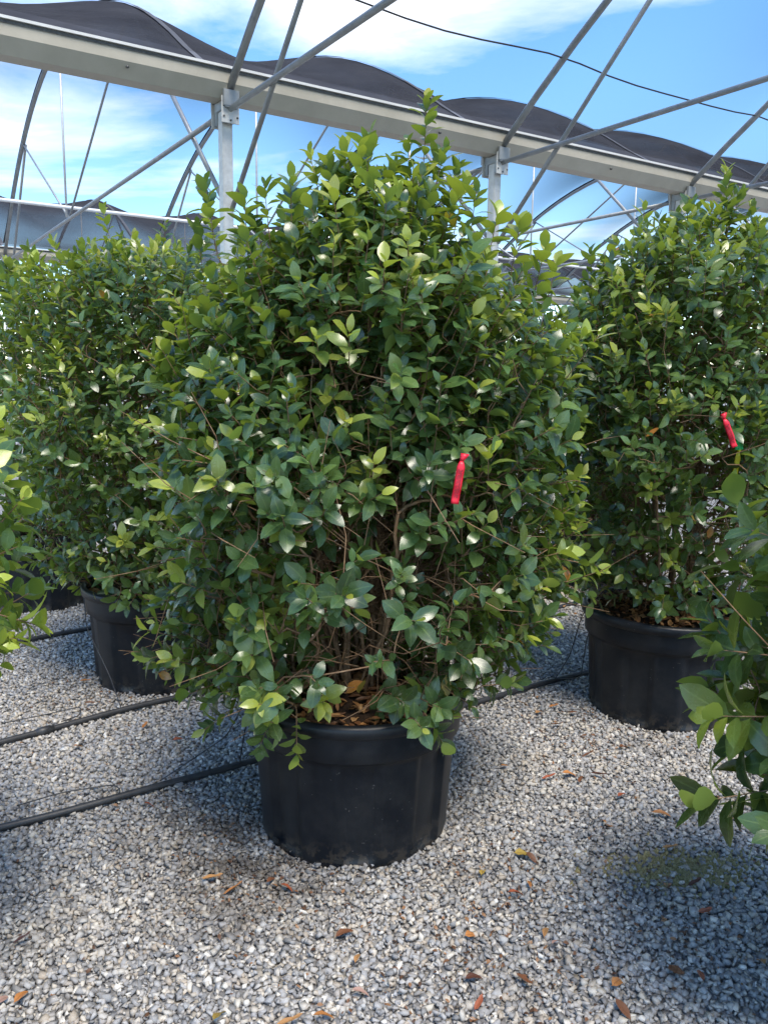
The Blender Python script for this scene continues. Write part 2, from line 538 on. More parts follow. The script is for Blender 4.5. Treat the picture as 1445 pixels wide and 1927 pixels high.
def build_gravel(name, xr, yr, cell, smin, smax, kind, nvar, layers):
    variants = stone_variants(nvar, kind)
    Ps, Ss = [], []
    for l in range(layers):
        gx = np.arange(xr[0], xr[1], cell); gy = np.arange(yr[0], yr[1], cell)
        X, Y = np.meshgrid(gx, gy)
        P = np.stack([X.ravel(), Y.ravel()], 1) + rng.uniform(-1.0, 1.0, (X.size, 2)) * cell
        keep = np.ones(len(P), bool)
        for (a, b) in POTS.values():
            keep &= (P[:, 0] - a) ** 2 + (P[:, 1] - b) ** 2 > 0.32 ** 2
        # only what the camera or a viewer a step aside could see
        keep &= (np.abs(P[:, 0]) < 0.48 * P[:, 1] + 0.40)
        ell = ((P[:, 0] - 1.02) / 0.24) ** 2 + ((P[:, 1] - 2.53) / 0.13) ** 2
        keep &= (ell > 1 + rng.normal(0, 0.25, len(P))) | (rng.random(len(P)) < 0.42)
        P = P[keep]
        s = smin + (smax - smin) * rng.random(len(P)) ** 1.6 * (1 + 0.5 * (rng.random(len(P)) < 0.05))
        z = s * 0.2 + rng.uniform(0, 0.009, len(P))
        Ps.append(np.column_stack([P, z])); Ss.append(s)
    P = np.concatenate(Ps); S = np.concatenate(Ss)
    var = rng.integers(0, nvar, len(P))
    yaw = rng.uniform(0, 2 * math.pi, len(P)); tx = rng.normal(0, 0.55, len(P)); ty = rng.normal(0, 0.55, len(P))
    cz, sz = np.cos(yaw), np.sin(yaw); cx, sx = np.cos(tx), np.sin(tx); cy, sy = np.cos(ty), np.sin(ty)
    Z0 = np.zeros(len(P)); O1 = np.ones(len(P))
    Rz = np.stack([np.stack([cz, -sz, Z0], -1), np.stack([sz, cz, Z0], -1), np.stack([Z0, Z0, O1], -1)], 1)
    Rx = np.stack([np.stack([O1, Z0, Z0], -1), np.stack([Z0, cx, -sx], -1), np.stack([Z0, sx, cx], -1)], 1)
    Ry = np.stack([np.stack([cy, Z0, sy], -1), np.stack([Z0, O1, Z0], -1), np.stack([-sy, Z0, cy], -1)], 1)
    M = Rz @ Rx @ Ry * S[:, None, None]
    VV, LL = [], []
    off = 0
    for k, (V, F) in enumerate(variants):
        idx = np.where(var == k)[0]
        if not len(idx): continue
        W = np.einsum('nij,vj->nvi', M[idx], V) + P[idx][:, None, :]
        L = F[None] + (np.arange(len(idx)) * len(V))[:, None, None] + off
        VV.append(W.reshape(-1, 3)); LL.append(L.reshape(-1, F.shape[1])); off += len(idx) * len(V)
    V = np.concatenate(VV); L = np.concatenate(LL)
    me = np_mesh(name, V, L, L.shape[1], M_STONE, smooth=False)
    return link(name, me)


g1 = build_gravel('gravel', (-2.3, 2.4), (1.35, 3.7), 0.0128, 0.0064, 0.0145, 'hi', 40, 1)
tag(g1, 'loose grey and cream crushed gravel covering the near ground', 'gravel', kind='stuff')
g2 = build_gravel('gravel', (-3.2, 3.3), (3.7, 5.7), 0.0150, 0.0080, 0.0165, 'lo', 30, 1)
tag(g2, 'grey gravel in the middle distance between the pots', 'gravel', kind='stuff')
g3 = build_gravel('gravel', (-4.6, 4.8), (5.7, 8.2), 0.027, 0.016, 0.026, 'lo', 16, 1)
tag(g3, 'coarse grey gravel farthest back behind the pots', 'gravel', kind='stuff')

# mossy silt patch
mv, mf = [], []
for k in range(1500):
    a = rng.uniform(0, 2 * math.pi); rr = abs(rng.normal(0, 0.55))
    cx_, cy_ = 1.03 + 0.27 * rr * math.cos(a), 2.53 + 0.12 * rr * math.sin(a)
    r0 = rng.uniform(0.005, 0.012); h0 = rng.uniform(0.010, 0.022)
    i0 = len(mv); m_ = 5; ph = rng.uniform(0, 6)
    for j in range(m_):
        t_ = ph + j / m_ * 2 * math.pi
        q_ = r0 * rng.uniform(0.8, 1.25)
        mv.append((cx_ + q_ * math.cos(t_), cy_ + q_ * math.sin(t_), 0.0005))
    mv.append((cx_, cy_, h0))
    for j in range(m_):
        mf.append((i0 + j, i0 + (j + 1) % m_, i0 + m_))
o = link('moss_patch', new_mesh('moss_patch', mv, mf, True, M_MOSS))
tag(o, 'patch of olive moss and silt in the gravel at right', 'moss', kind='stuff')

# ------------------------------------------------------------------ greenhouse frame
gd = np.array([math.sin(PHI), math.cos(PHI), 0.0]); qd = np.array([-math.cos(PHI), math.sin(PHI), 0.0]); up = np.array([0, 0, 1.0])
C0 = np.array([-1.51725, 8.12325, 0.0])
BAY, SPAN = 3.22575, 12.88425
NF0, NF1 = -2, 8          # frames
SPANS = (-1, 0, 1)


def gp(t, q, z):
    return C0 + gd * (t * BAY) + qd * q + up * z


def arch_z(d):
    x = 1 - d / (SPAN / 2)
    return 4.08 + 2.55 * (1 - x * x)


GH = empty('greenhouse', tuple(C0))
tag(GH, 'gutter-connected greenhouse of galvanised tube arches and posts under dark shade cloth', 'greenhouse')
GHI = Matrix.Translation(-Vector(C0))


def L_(p):
    return np.asarray(p) - C0


def gtube(name, pts, rad, mat, sides=9, parent=GH):
    return tube(name, [L_(p) for p in pts], rad, mat, parent, sides)


def gutter(q):
    # cross-section in (q, z): two-sided trough
    prof = [(-0.175, 4.325), (-0.150, 4.325), (-0.150, 4.305), (-0.163, 4.300), (-0.163, 4.205), (-0.085, 4.085), (0.085, 4.085),
            (0.163, 4.205), (0.163, 4.300), (0.150, 4.305), (0.150, 4.325), (0.175, 4.325), (0.175, 4.336), (0.140, 4.336), (0.140, 4.23), (0.07, 4.12),
            (-0.07, 4.12), (-0.140, 4.23), (-0.140, 4.336), (-0.175, 4.336)]
    t0, t1 = NF0 - 0.5, NF1 + 0.5
    V = [L_(gp(t, q + a, z)) for t in (t0, t1) for a, z in prof]
    n = len(prof)
    F = [(i, (i + 1) % n, n + (i + 1) % n, n + i) for i in range(n)]
    g = link('gutter', new_mesh('gutter', V, F, False, M_GUTTER), GH)
    for s in (-1, 1):
        b = box('gutter_lip', L_(gp((t0 + t1) / 2, q + s * 0.172, 4.334)), gd * BAY * (t1 - t0) / 2, qd * 0.014, up * 0.011, M_LIP, g)
        b = box('recess_shade', L_(gp((t0 + t1) / 2, q + s * 0.1665, 4.305)), gd * BAY * (t1 - t0) / 2, qd * 0.003, up * 0.012, M_BOLT, g)  # dark strip that paints in the shade of the recess under the lip
    if q == 0:
        for t in (-0.29, 0.72, 1.52, 2.4):
            tube('bolt', [L_(gp(t, q - 0.16, 4.16)), L_(gp(t, q - 0.185, 4.155))], 0.012, M_BOLT, g, 8)
    return g


for q in (-SPAN, 0, SPAN, 2 * SPAN):
    gutter(q)


def column(t, q, full):
    c = box('column', L_(gp(t, q, 2.0)), gd * 0.05, qd * 0.055, up * 2.0, M_BRIGHT, GH, 0.006)
    if full:
        cap = box('saddle', L_(gp(t, q, 4.04)), gd * 0.062, qd * 0.16, up * 0.04, M_GALV, c, 0.004)
        for s in (-1, 1):
            if s == 1 and q != 0: continue
            # plate that folds over the post and carries the arch foot
            box('bracket', L_(gp(t, q + s * 0.125, 3.99)), gd * 0.085, qd * 0.006, up * 0.115, M_BRIGHT, c, 0.003)
            box('bracket', L_(gp(t, q + s * 0.148, 4.085)), gd * 0.075, qd * 0.016, up * 0.07, M_GALV, c, 0.003)
            box('bracket', L_(gp(t, q + s * 0.09, 3.99)), gd * 0.058, qd * 0.034, up * 0.1, M_GALV, c, 0.003)
            if q == 0 and s == -1:
                for a, zz in ((-0.065, 3.93), (-0.065, 4.02), (0.065, 3.93), (0.065, 4.02), (0.0, 3.9), (-0.055, 4.12)):
                    tube('bolt', [L_(gp(t + a / BAY, q + s * 0.13, zz)), L_(gp(t + a / BAY, q + s * 0.14, zz))], 0.009, M_BOLT, c, 6)
    return c


for qi, q in enumerate((-SPAN, 0, SPAN, 2 * SPAN)):
    for n in range(NF0, NF1 + 1):
        column(n, q, q in (0, SPAN))

for s in SPANS:
    q0 = s * SPAN
    for n in range(NF0, NF1 + 1):
        ds = np.linspace(0.12, SPAN - 0.12, 25)
        gtube('arch', [gp(n, q0 + d, arch_z(d)) for d in ds], 0.036, M_GALV)
        gtube('tie_bar', [gp(n, q0 + 0.12, 4.0), gp(n, q0 + SPAN / 2, 4.0), gp(n, q0 + SPAN - 0.12, 4.0)], 0.026, M_GALV, 8)
        gtube('knee_brace', [gp(n + 0.012, q0 + 0.05, 3.15), gp(n + 0.012, q0 + 2.95, arch_z(2.95) - 0.03)], 0.024, M_GALV, 8)
        gtube('knee_brace', [gp(n + 0.012, q0 + SPAN - 0.05, 3.15), gp(n + 0.012, q0 + SPAN - 2.95, arch_z(2.95) - 0.03)], 0.024, M_GALV, 8)
        gtube('king_rod', [gp(n - 0.012, q0 + SPAN / 2, 4.02), gp(n - 0.012, q0 + SPAN / 2, arch_z(SPAN / 2) - 0.03)], 0.018, M_BRIGHT, 8)
        gtube('strut', [gp(n, q0 + SPAN / 2 - 0.05, 4.03), gp(n, q0 + 2.95, arch_z(2.95) - 0.03)], 0.017, M_GALV, 8)
        gtube('strut', [gp(n, q0 + SPAN / 2 + 0.05, 4.03), gp(n, q0 + SPAN - 2.95, arch_z(2.95) - 0.03)], 0.017, M_GALV, 8)
    gtube('purlin', [gp(NF0, q0 + SPAN / 2, 4.17), gp(NF1, q0 + SPAN / 2, 4.17)], 0.027, M_LIP, 8)

SAG = 0.34
for s in SPANS:
    nt = (NF1 - NF0) * 12
    nq = 30
    V = []
    for i in range(nt + 1):
        t = NF0 + (NF1 - NF0) * i / nt
        for j in range(nq + 1):
            d = 0.16 + (SPAN - 0.32) * j / nq
            e = min(d, SPAN - d)
            sh = min(1.0, (e - 0.16) / 2.3) ** 0.9
            fr = t - math.floor(t)
            sag = (SAG if d < SPAN / 2 else 0.14) * sh * (math.sin(math.pi * fr) ** 1.3 if 0 < fr < 1 else 0)
            lip = max(0, 1 - (e - 0.16) / 0.6)
            z = arch_z(d) + 0.045 + 0.15 * lip - sag
            V.append(L_(gp(t, s * SPAN + d, z)))
    F = [(i * (nq + 1) + j, i * (nq + 1) + j + 1, (i + 1) * (nq + 1) + j + 1, (i + 1) * (nq + 1) + j) for i in range(nt) for j in range(nq)]
    sc = link('shade_cloth', new_mesh('shade_cloth', V, F, True, M_CLOTH), GH)
    for n in range(NF0, NF1) if s >= 0 else ():
        # paler strip painting the light crease where the cloth runs over each arch
        i = (n - NF0) * 12
        V2, F2 = [], []
        for j in range(nq + 1):
            p = np.array(V[i * (nq + 1) + j])
            for e in (-1, 1):
                V2.append(p + gd * 0.035 * e + up * 0.012)
        for j in range(nq):
            F2.append((2 * j, 2 * j + 1, 2 * j + 3, 2 * j + 2))
        link('crease_highlight', new_mesh('crease_highlight', V2, F2, True, M_CREASE), sc)

# thin support cable slung under the near arches
pts = []
for i in range(40):
    t = -0.4 + i / 39 * 5.2
    fr = t - math.floor(t)
    pts.append(gp(t, -1.03, arch_z(1.03) + 0.0 - 0.07 * math.sin(math.pi * fr) + 0.01 * math.sin(9 * t)))
o = tube('cable', pts, 0.008, M_HOSE, None, 6)
tag(o, 'thin dark cable sagging overhead between the near arches', 'cable')

# ------------------------------------------------------------------ irrigation
def ground_curve(pts, n=60, wob=0.006, seed=0):
    r_ = random.Random(seed)
    P = np.array(pts, float)
    s = np.concatenate([[0], np.cumsum(np.linalg.norm(np.diff(P, axis=0), axis=1))])
    u = np.linspace(0, s[-1], n)
    Q = np.stack([np.interp(u, s, P[:, k]) for k in range(3)], 1)
    for _ in range(4):
        Q[1:-1] = (Q[:-2] + 2 * Q[1:-1] + Q[2:]) / 4
    ph = [r_.uniform(0, 6) for _ in range(4)]
    Q[:, 0] += wob * np.sin(u * 3.1 + ph[0]); Q[:, 1] += wob * np.sin(u * 4.3 + ph[1]); Q[:, 2] += 0.3 * wob * np.sin(u * 9 + ph[2])
    return Q


def hose(pts, seed, label, joints=()):
    e = empty('irrigation_hose', tuple(pts[0]))
    tag(e, label, 'hose', 'black irrigation hoses on the gravel')
    Q = ground_curve(pts, 90, 0.007, seed)
    b = np.array(pts[0])
    tube('pipe', Q - b, 0.0135, M_HOSE, e, 12)
    for j in joints:
        i = int(j * 89)
        a, c = Q[i], Q[min(89, i + 1)]
        d = (c - a) / np.linalg.norm(c - a)
        tube('coupling', [a - d * 0.04 - b, a - d * 0.028 - b, a - d * 0.026 - b, a + d * 0.026 - b, a + d * 0.028 - b, a + d * 0.04 - b],
             [0.0165, 0.0165, 0.02, 0.02, 0.0165, 0.0165], M_HOSE, e, 12)
    return e


hose([(-2.6, 1.84, .026), (-1.331, 2.686, .026), (-0.53, 3.22, .026), (0.397, 3.844, .026), (1.131, 4.356, .026), (3.2, 5.75, .026)], 3,
     'black irrigation hose running behind the large front pot')
hose([(-3.0, 2.15, .026), (-1.641, 3.36, .026), (-1.362, 3.605, .026), (-0.791, 4.081, .026), (1.6, 5.95, .026)], 5,
     'black irrigation hose with a coupling passing the left pot', (0.345,))
hose([(-3.4, 3.55, .026), (-1.982, 4.878, .026), (-1.86, 4.992, .026), (0.6, 7.2, .026)], 7,
     'black irrigation hose farthest back behind the left pot')


def drip(pts, label, seed):
    Q = ground_curve(pts, 40, 0.004, seed)
    b = Q[0].copy()
    o = tube('drip_line', Q - b, 0.0027, M_HOSE, None, 5)
    o.location = b
    tag(o, label, 'drip line', 'thin drip lines')


drip([(-0.86, 3.02, .04), (-0.60, 3.03, .22), (-0.50, 2.98, .42), (-0.45, 2.92, .56)], 'thin black drip line rising from the front hose into the front pot', 1)
drip([(-1.33, 2.83, .03), (-1.2, 2.92, .035), (-1.02, 2.98, .04), (-0.98, 2.93, .03), (-1.05, 2.88, .028), (-1.12, 2.85, .026)], 'thin curled drip line lying beside the front hose at left', 2)
drip([(-1.72, 3.55, .03), (-1.52, 3.68, .035), (-1.42, 3.72, .05), (-1.40, 3.66, .03), (-1.46, 3.58, .03)], 'thin curled drip line above the second hose at left edge', 3)
drip([(-1.235, 3.72, .035), (-1.34, 3.90, .12), (-1.50, 4.05, .33), (-1.53, 4.12, .5)], 'thin drip line climbing the left pot from the second hose', 4)
drip([(0.92, 4.21, .03), (0.97, 4.10, .2), (1.00, 4.0, .45), (1.06, 3.98, .54)], 'left of two thin drip lines climbing the right pot', 5)
drip([(0.94, 4.225, .03), (1.02, 4.05, .1), (1.00, 3.9, .36), (1.05, 3.88, .54)], 'right of two thin drip lines climbing the right pot', 6)
drip([(-0.58, 3.19, .03), (-0.56, 3.12, .12), (-0.52, 3.06, .3), (-0.45, 3.0, .54)], 'short drip line beside the left flank of the front pot', 7)


# ------------------------------------------------------------------ leaves
def leaf_variant(r_, na, nl, curl, fold, wave):
    """leaf along +Y, unit length, upper side +Z"""
    ts = {6: (0, 0.07, 0.20, 0.42, 0.68, 0.88, 1.0), 5: (0, 0.07, 0.24, 0.55, 0.85, 1.0)}.get(nl, np.linspace(0, 1, nl + 1))
    V, UV = [], []
    wr = r_.uniform(0.225, 0.285)
    tw = r_.uniform(-0.25, 0.25)
    side = r_.uniform(-0.06, 0.06)
    for t in ts:
        if t < 0.07:
            w = 0.018
        else:
            x = (t - 0.07) / 0.93
            w = wr * (math.sin(math.pi * min(1, x ** 0.98)) ** 0.60) * (1 - 0.34 * max(0, x - 0.72) / 0.28) if 0 < x < 1 else 0.004
            w = max(w, 0.004 if t > 0.5 else 0.018)
        ang = -curl * t * t
        yy = t * (1 - 0.10 * curl * t) ; zz = -0.5 * curl * t * t + 0.12 * curl * t
        for a in np.linspace(-1, 1, na):
            xx = a * w * math.cos(fold * 0.8)
            z2 = zz + abs(a) * w * math.sin(fold) - 0.5 * w * a * a * fold + wave * w * math.sin(11 * t + 2 * a) * abs(a)
            xr = xx * math.cos(tw * t) - (z2 - zz) * math.sin(tw * t)
            zr = zz + xx * math.sin(tw * t) + (z2 - zz) * math.cos(tw * t)
            V.append((xr + side * math.sin(math.pi * t), yy, zr)); UV.append(((a + 1) / 2, t))
    F = []
    for i in range(nl):
        for j in range(na - 1):
            a = i * na + j
            F.append((a, a + 1, a + na + 1, a + na))
    return np.array(V), np.array(F), np.array(UV)


lr = random.Random(4)
LV_HI = [leaf_variant(lr, 3, 6, lr.uniform(0.25, 1.15), lr.uniform(0.1, 0.55), lr.uniform(0, 0.12)) for _ in range(14)]
LV_LO = [leaf_variant(lr, 3, 5, lr.uniform(0.25, 1.15), lr.uniform(0.1, 0.55), 0.0) for _ in range(10)]
LV_FAR = [leaf_variant(lr, 3, 3, lr.uniform(0.25, 1.0), lr.uniform(0.1, 0.5), 0.0) for _ in range(8)]
LV_DEAD = [leaf_variant(lr, 5, 6, lr.uniform(-0.9, 0.9), lr.uniform(0.5, 1.15), lr.uniform(0.1, 0.35)) for _ in range(8)]

TONES = np.array([(0.022, 0.052, 0.024), (0.036, 0.080, 0.032), (0.062, 0.118, 0.040), (0.092, 0.152, 0.046), (0.165, 0.215, 0.045), (0.30, 0.33, 0.05),
                  (0.40, 0.15, 0.035)])     # last: dead orange


def leaf_matrices(pos, d, n, size):
    d = d / np.linalg.norm(d, axis=1)[:, None]
    n = n - d * np.sum(n * d, 1)[:, None]
    n = n / (np.linalg.norm(n, axis=1)[:, None] + 1e-9)
    x = np.cross(d, n)
    M = np.stack([x, d, n], 2) * size[:, None, None]
    return M


def expand_leaves(M, pos, var, tone_rgb, variants):
    VV, LL, UU, CC = [], [], [], []
    off = 0
    for k, (V, F, UV) in enumerate(variants):
        idx = np.where(var == k)[0]
        if not len(idx): continue
        W = np.einsum('nij,vj->nvi', M[idx], V) + pos[idx][:, None, :]
        L = F[None] + (np.arange(len(idx)) * len(V))[:, None, None] + off
        VV.append(W.reshape(-1, 3)); LL.append(L.reshape(-1, 4)); off += len(idx) * len(V)
        UU.append(np.tile(UV, (len(idx), 1))); CC.append(np.repeat(tone_rgb[idx], len(V), 0))
    return np.concatenate(VV), np.concatenate(LL), np.concatenate(UU), np.concatenate(CC)


# ------------------------------------------------------------------ pots
def make_pot(parent, seed):
    r_ = random.Random(seed)
    rot = r_.uniform(0, 6.28)
    na = 160
    prof = [(0.0, 0.322, 0), (0.006, 0.331, 0), (0.02, 0.334, 1), (0.06, 0.337, 1), (0.14, 0.342, 1), (0.24, 0.349, 1), (0.32, 0.354, 1), (0.365, 0.356, 0.8),
            (0.388, 0.358, 0.15), (0.3892, 0.3725, 0), (0.394, 0.3755, 0), (0.43, 0.3765, 0), (0.479, 0.378, 0)]
    V, F = [], []
    for z, r0, fl in prof:
        for j in range(na):
            a = j / na * 2 * math.pi
            p = (math.cos(8 * (a + rot)))
            rec = 0.017 * fl * (1 / (1 + math.exp(-30 * (p - 0.1))))
            rr = r0 - rec
            V.append((rr * math.cos(a), rr * math.sin(a), z))
    n = len(prof)
    for i in range(n - 1):
        for j in range(na):
            F.append((i * na + j, i * na + (j + 1) % na, (i + 1) * na + (j + 1) % na, (i + 1) * na + j))
    V.append((0, 0, 0.002)); c = len(V) - 1
    for j in range(na):
        F.append((c, (j + 1) % na, j))
    pot = link('pot', new_mesh('pot', V, F, True, M_POT), parent)
    rp = [(0.476, 0.3775), (0.478, 0.384), (0.482, 0.3925), (0.50, 0.3955), (0.513, 0.3940), (0.521, 0.389), (0.525, 0.377), (0.523, 0.369), (0.514, 0.364),
          (0.49, 0.361), (0.42, 0.356)]
    V, F = [], []
    for i, (z, r0) in enumerate(rp):
        for j in range(na):
            a = j / na * 2 * math.pi
            wv = 0.002 * math.sin(2 * a + rot) + 0.0012 * math.sin(5 * a)
            V.append(((r0 + wv) * math.cos(a), (r0 + wv) * math.sin(a), z + wv * 0.7))
    for i in range(len(rp) - 1):
        for j in range(na):
            F.append((i * na + j, i * na + (j + 1) % na, (i + 1) * na + (j + 1) % na, (i + 1) * na + j))
    link('rim', new_mesh('rim', V, F, True, M_POT), pot)
    for k in range(8):
        a = -1.75 + k * math.pi / 4 + 0.06
        c = np.array([math.cos(a), math.sin(a), 0]); s = np.array([-math.sin(a), math.cos(a), 0])
        box('painted_drain_hole', c * 0.3335 + up * 0.034, s * 0.017, c * 0.003, up * 0.009, M_HOLE_SHADE, pot, 0.002)  # black plates on the wall; their colour stands in for the shade inside the holes
    return pot


def make_mulch(parent, seed, n=420):
    r_ = np.random.default_rng(seed)
    nr_, na = 9, 40
    V, F = [], []
    for i in range(nr_ + 1):
        for j in range(na):
            a = j / na * 2 * math.pi
            rr = 0.362 * i / nr_
            V.append((rr * math.cos(a), rr * math.sin(a), 0.486 + 0.05 * (1 - (i / nr_) ** 2) + r_.normal(0, 0.004)))
    for i in range(nr_):
        for j in range(na):
            F.append((i * na + j, i * na + (j + 1) % na, (i + 1) * na + (j + 1) % na, (i + 1) * na + j))
    soil = link('soil', new_mesh('soil', V, F, True, M_SOIL), parent)
    rad = 0.35 * np.sqrt(r_.random(n)); a = r_.uniform(0, 2 * math.pi, n)
    pos = np.stack([rad * np.cos(a), rad * np.sin(a), 0.496 + 0.05 * (1 - (rad / 0.36) ** 2) + r_.uniform(0, 0.012, n)], 1)
    yaw = r_.uniform(0, 2 * math.pi, n)
    d = np.stack([np.cos(yaw), np.sin(yaw), r_.normal(0, 0.15, n)], 1)
    nn = np.stack([r_.normal(0, 0.35, n), r_.normal(0, 0.35, n), np.ones(n)], 1)
    size = r_.uniform(0.035, 0.07, n)
    pal = np.array([(0.26, 0.12, 0.045), (0.36, 0.18, 0.065), (0.17, 0.075, 0.03), (0.46, 0.26, 0.11), (0.12, 0.055, 0.025)])
    col = pal[r_.integers(0, len(pal), n)]
    M = leaf_matrices(pos, d, nn, size)
    V, L, U, Cc = expand_leaves(M, pos - np.einsum('nij,j->ni', M, [0, .5, 0]) * 1.0, r_.integers(0, len(LV_DEAD), n), col, LV_DEAD)
    me = np_mesh('leaf_litter', V, L, 4, M_DEAD, True, U, Cc)
    o = link('leaf_litter', me, soil)
    o['kind'] = 'stuff'


# ------------------------------------------------------------------ shrubs
def variants_of(spec):
    return LV_HI if spec['hi'] else (LV_FAR if spec.get('far') else LV_LO)


def grow(spec):
    r_ = np.random.default_rng(spec['seed'])
    prof = np.array(spec['prof'])          # z, left radius, right radius
    H = prof[-1, 0]
    zmin = prof[0, 0]
    fb = spec.get('fb', 1.0)

    def radius(z, th):
        rl = np.interp(z, prof[:, 0], prof[:, 1]); rr = np.interp(z, prof[:, 0], prof[:, 2])
        c, s = np.cos(th), np.sin(th)
        cx = np.where(c > 0, rr, rl); ry = 0.5 * (rl + rr) * fb
        base = 1 / np.sqrt((c / np.maximum(cx, .02)) ** 2 + (s / np.maximum(ry, .02)) ** 2)
        lump = 1 + 0.09 * np.sin(3 * th + 4.1 * z + spec['seed']) + 0.06 * np.sin(5 * th - 6.3 * z + 1.3) + 0.05 * np.sin(9 * z + 2 * th)
        return base * lump

    # tips by dart throwing in the outer shell
    tips = []
    cell = spec.get('gap', 0.078)
    grid = {}
    nc = spec['ntips'] * 9
    zs = np.linspace(zmin, H - 0.02, 200)
    wz = (np.interp(zs, prof[:, 0], prof[:, 1]) + np.interp(zs, prof[:, 0], prof[:, 2])) + 0.1
    if 'zdens' in spec:
        zd = np.array(spec['zdens']); wz = wz * np.interp(zs, zd[:, 0], zd[:, 1])
    wz /= wz.sum()
    cz = r_.choice(zs, nc, p=wz) + r_.uniform(-0.01, 0.01, nc)
    ct = r_.uniform(0, 2 * math.pi, nc)
    cf = 1 - np.abs(r_.normal(0, 0.20, nc))
    inner = r_.random(nc) < 0.26
    cf = np.where(inner, r_.uniform(0.35, 0.8, nc), np.clip(cf, 0.35, 1.05))
    cr = radius(cz, ct) * cf - 0.085
    cr = np.maximum(cr, 0.01)
    cand = np.stack([cr * np.cos(ct), cr * np.sin(ct), cz], 1)
    holes = spec.get('holes', [])
    for p, f_ in zip(cand, cf):
        if len(tips) >= spec['ntips']: break
        bad = False
        for (hx, hy, hz, hr, pr) in holes:
            if ((p[0] - hx) ** 2 + (p[1] - hy) ** 2 + ((p[2] - hz)) ** 2) < hr * hr and r_.random() < pr:
                bad = True; break
        if bad: continue
        key = tuple((p // cell).astype(int))
        ok = True
        for dx in (-1, 0, 1):
            for dy in (-1, 0, 1):
                for dz in (-1, 0, 1):
                    for q in grid.get((key[0] + dx, key[1] + dy, key[2] + dz), ()):
                        if (p - q) @ (p - q) < cell * cell:
                            ok = False
            if not ok: break
        if not ok: continue
        grid.setdefault(key, []).append(p)
        tips.append(p)
    tips = np.array(tips)
    th = np.arctan2(tips[:, 1], tips[:, 0])
    hfrac = (tips[:, 2] - zmin) / (H - zmin)
    radial = np.stack([np.cos(th), np.sin(th), np.zeros(len(th))], 1)
    upk = np.interp(hfrac, [0, 0.12, 0.35, 0.7, 1.0], [-0.25, 0.15, 0.55, 0.9, 1.8])
    sdir = radial * 0.8 + np.outer(upk, [0, 0, 1]) + r_.normal(0, 0.32, tips.shape)
    sdir /= np.linalg.norm(sdir, axis=1)[:, None]
    slen = r_.uniform(0.06, 0.13, len(tips)) * np.interp(hfrac, [0, 0.6, 1], [1.0, 1.05, 1.35])
    young = np.interp(hfrac, [0, 0.6, 1.0], [0.08, 0.16, 0.38])
    young = young + spec.get('young', 0.0)
    # some shoots outgrow the clipped outline
    out_ = (hfrac > 0.4) & (r_.random(len(tips)) < 0.10)
    slen = np.where(out_, slen * r_.uniform(1.6, 2.3, len(tips)), slen)
    sdir = np.where(out_[:, None], sdir + np.array([0, 0, 0.5]), sdir)
    sdir /= np.linalg.norm(sdir, axis=1)[:, None]
    # explicit long sprigs: base, direction, length
    extra = spec.get('sprigs', [])
    if extra:
        tips = np.concatenate([tips, np.array([e[0] for e in extra])])
        ed = np.array([e[1] for e in extra], float); ed /= np.linalg.norm(ed, axis=1)[:, None]
        sdir = np.concatenate([sdir, ed]); slen = np.concatenate([slen, [e[2] for e in extra]])
        young = np.concatenate([young, np.array([e[3] if len(e) > 3 else 0.45 for e in extra])])
    # ---- skeleton
    nodes, parent, nd = [], [], []
    paths = []
    ns = spec.get('stems', 9)
    for k in range(ns):
        a = k / ns * 2 * math.pi + r_.uniform(-.3, .3)
        b0 = np.array([0.05 * math.cos(a), 0.05 * math.sin(a), 0.45])
        zt = r_.uniform(0.55, 0.93) * H
        rt = float(radius(np.array([zt]), np.array([a]))[0]) * r_.uniform(0.2, 0.8)
        if k == 0: rt = 0.04; zt = H * 0.93
        e0 = np.array([rt * math.cos(a), rt * math.sin(a), zt])
        m0 = np.array([(0.07 + rt * 0.55) * math.cos(a), (0.07 + rt * 0.55) * math.sin(a), 0.45 + (zt - 0.45) * 0.42])
        u = np.linspace(0, 1, 15)[:, None]
        P = (1 - u) ** 2 * b0 + 2 * u * (1 - u) * m0 + u * u * e0
        P[1:] += np.cumsum(r_.normal(0, 0.008, (14, 3)), 0) * np.array([1, 1, .3])
        ids = []
        for i, p in enumerate(P):
            nodes.append(p); parent.append(-1 if i == 0 else len(nodes) - 2); ids.append(len(nodes) - 1)
            nd.append(P[min(i + 1, 14)] - P[max(i - 1, 0)])
        paths.append(ids)
    order = np.argsort(np.hypot(tips[:, 0], tips[:, 1]) + 0.25 * tips[:, 2])
    cap = len(nodes) + len(tips) * 7
    NP = np.zeros((cap, 3)); NPn = len(nodes); NP[:NPn] = nodes
    ND = np.zeros((cap, 3)); ND[:NPn] = nd
    for ti in order:
        b = tips[ti]
        D = NP[:NPn] - b
        dist = np.linalg.norm(D, axis=1)
        rise = D[:, 2]
        hr = np.hypot(NP[:NPn, 0], NP[:NPn, 1]) - np.hypot(b[0], b[1])
        cost = dist + 1.1 * np.maximum(0, rise + 0.25 * dist) + 0.8 * np.maximum(0, hr + 0.01)
        cost = np.where(dist < 0.03, 9, cost)
        j = int(np.argmin(cost))
        a = NP[j]; dj = ND[j] / (np.linalg.norm(ND[j]) + 1e-9)
        L = dist[j]
        m = 3 if L < 0.15 else (4 if L < 0.35 else 6)
        c1 = a + dj * L * 0.22 + (b - a) * 0.2
        c2 = b - sdir[ti] * L * 0.30
        u = np.linspace(0, 1, m + 1)[1:, None]
        P = (1 - u) ** 3 * a + 3 * u * (1 - u) ** 2 * c1 + 3 * u * u * (1 - u) * c2 + u ** 3 * b
        if m > 2: P[:-1] += r_.normal(0, 0.006, P[:-1].shape)
        ids = [j]
        for i, p in enumerate(P):
            NP[NPn] = p; parent.append(ids[-1])
            ND[NPn] = p - NP[ids[-1]]
            ids.append(NPn); NPn += 1
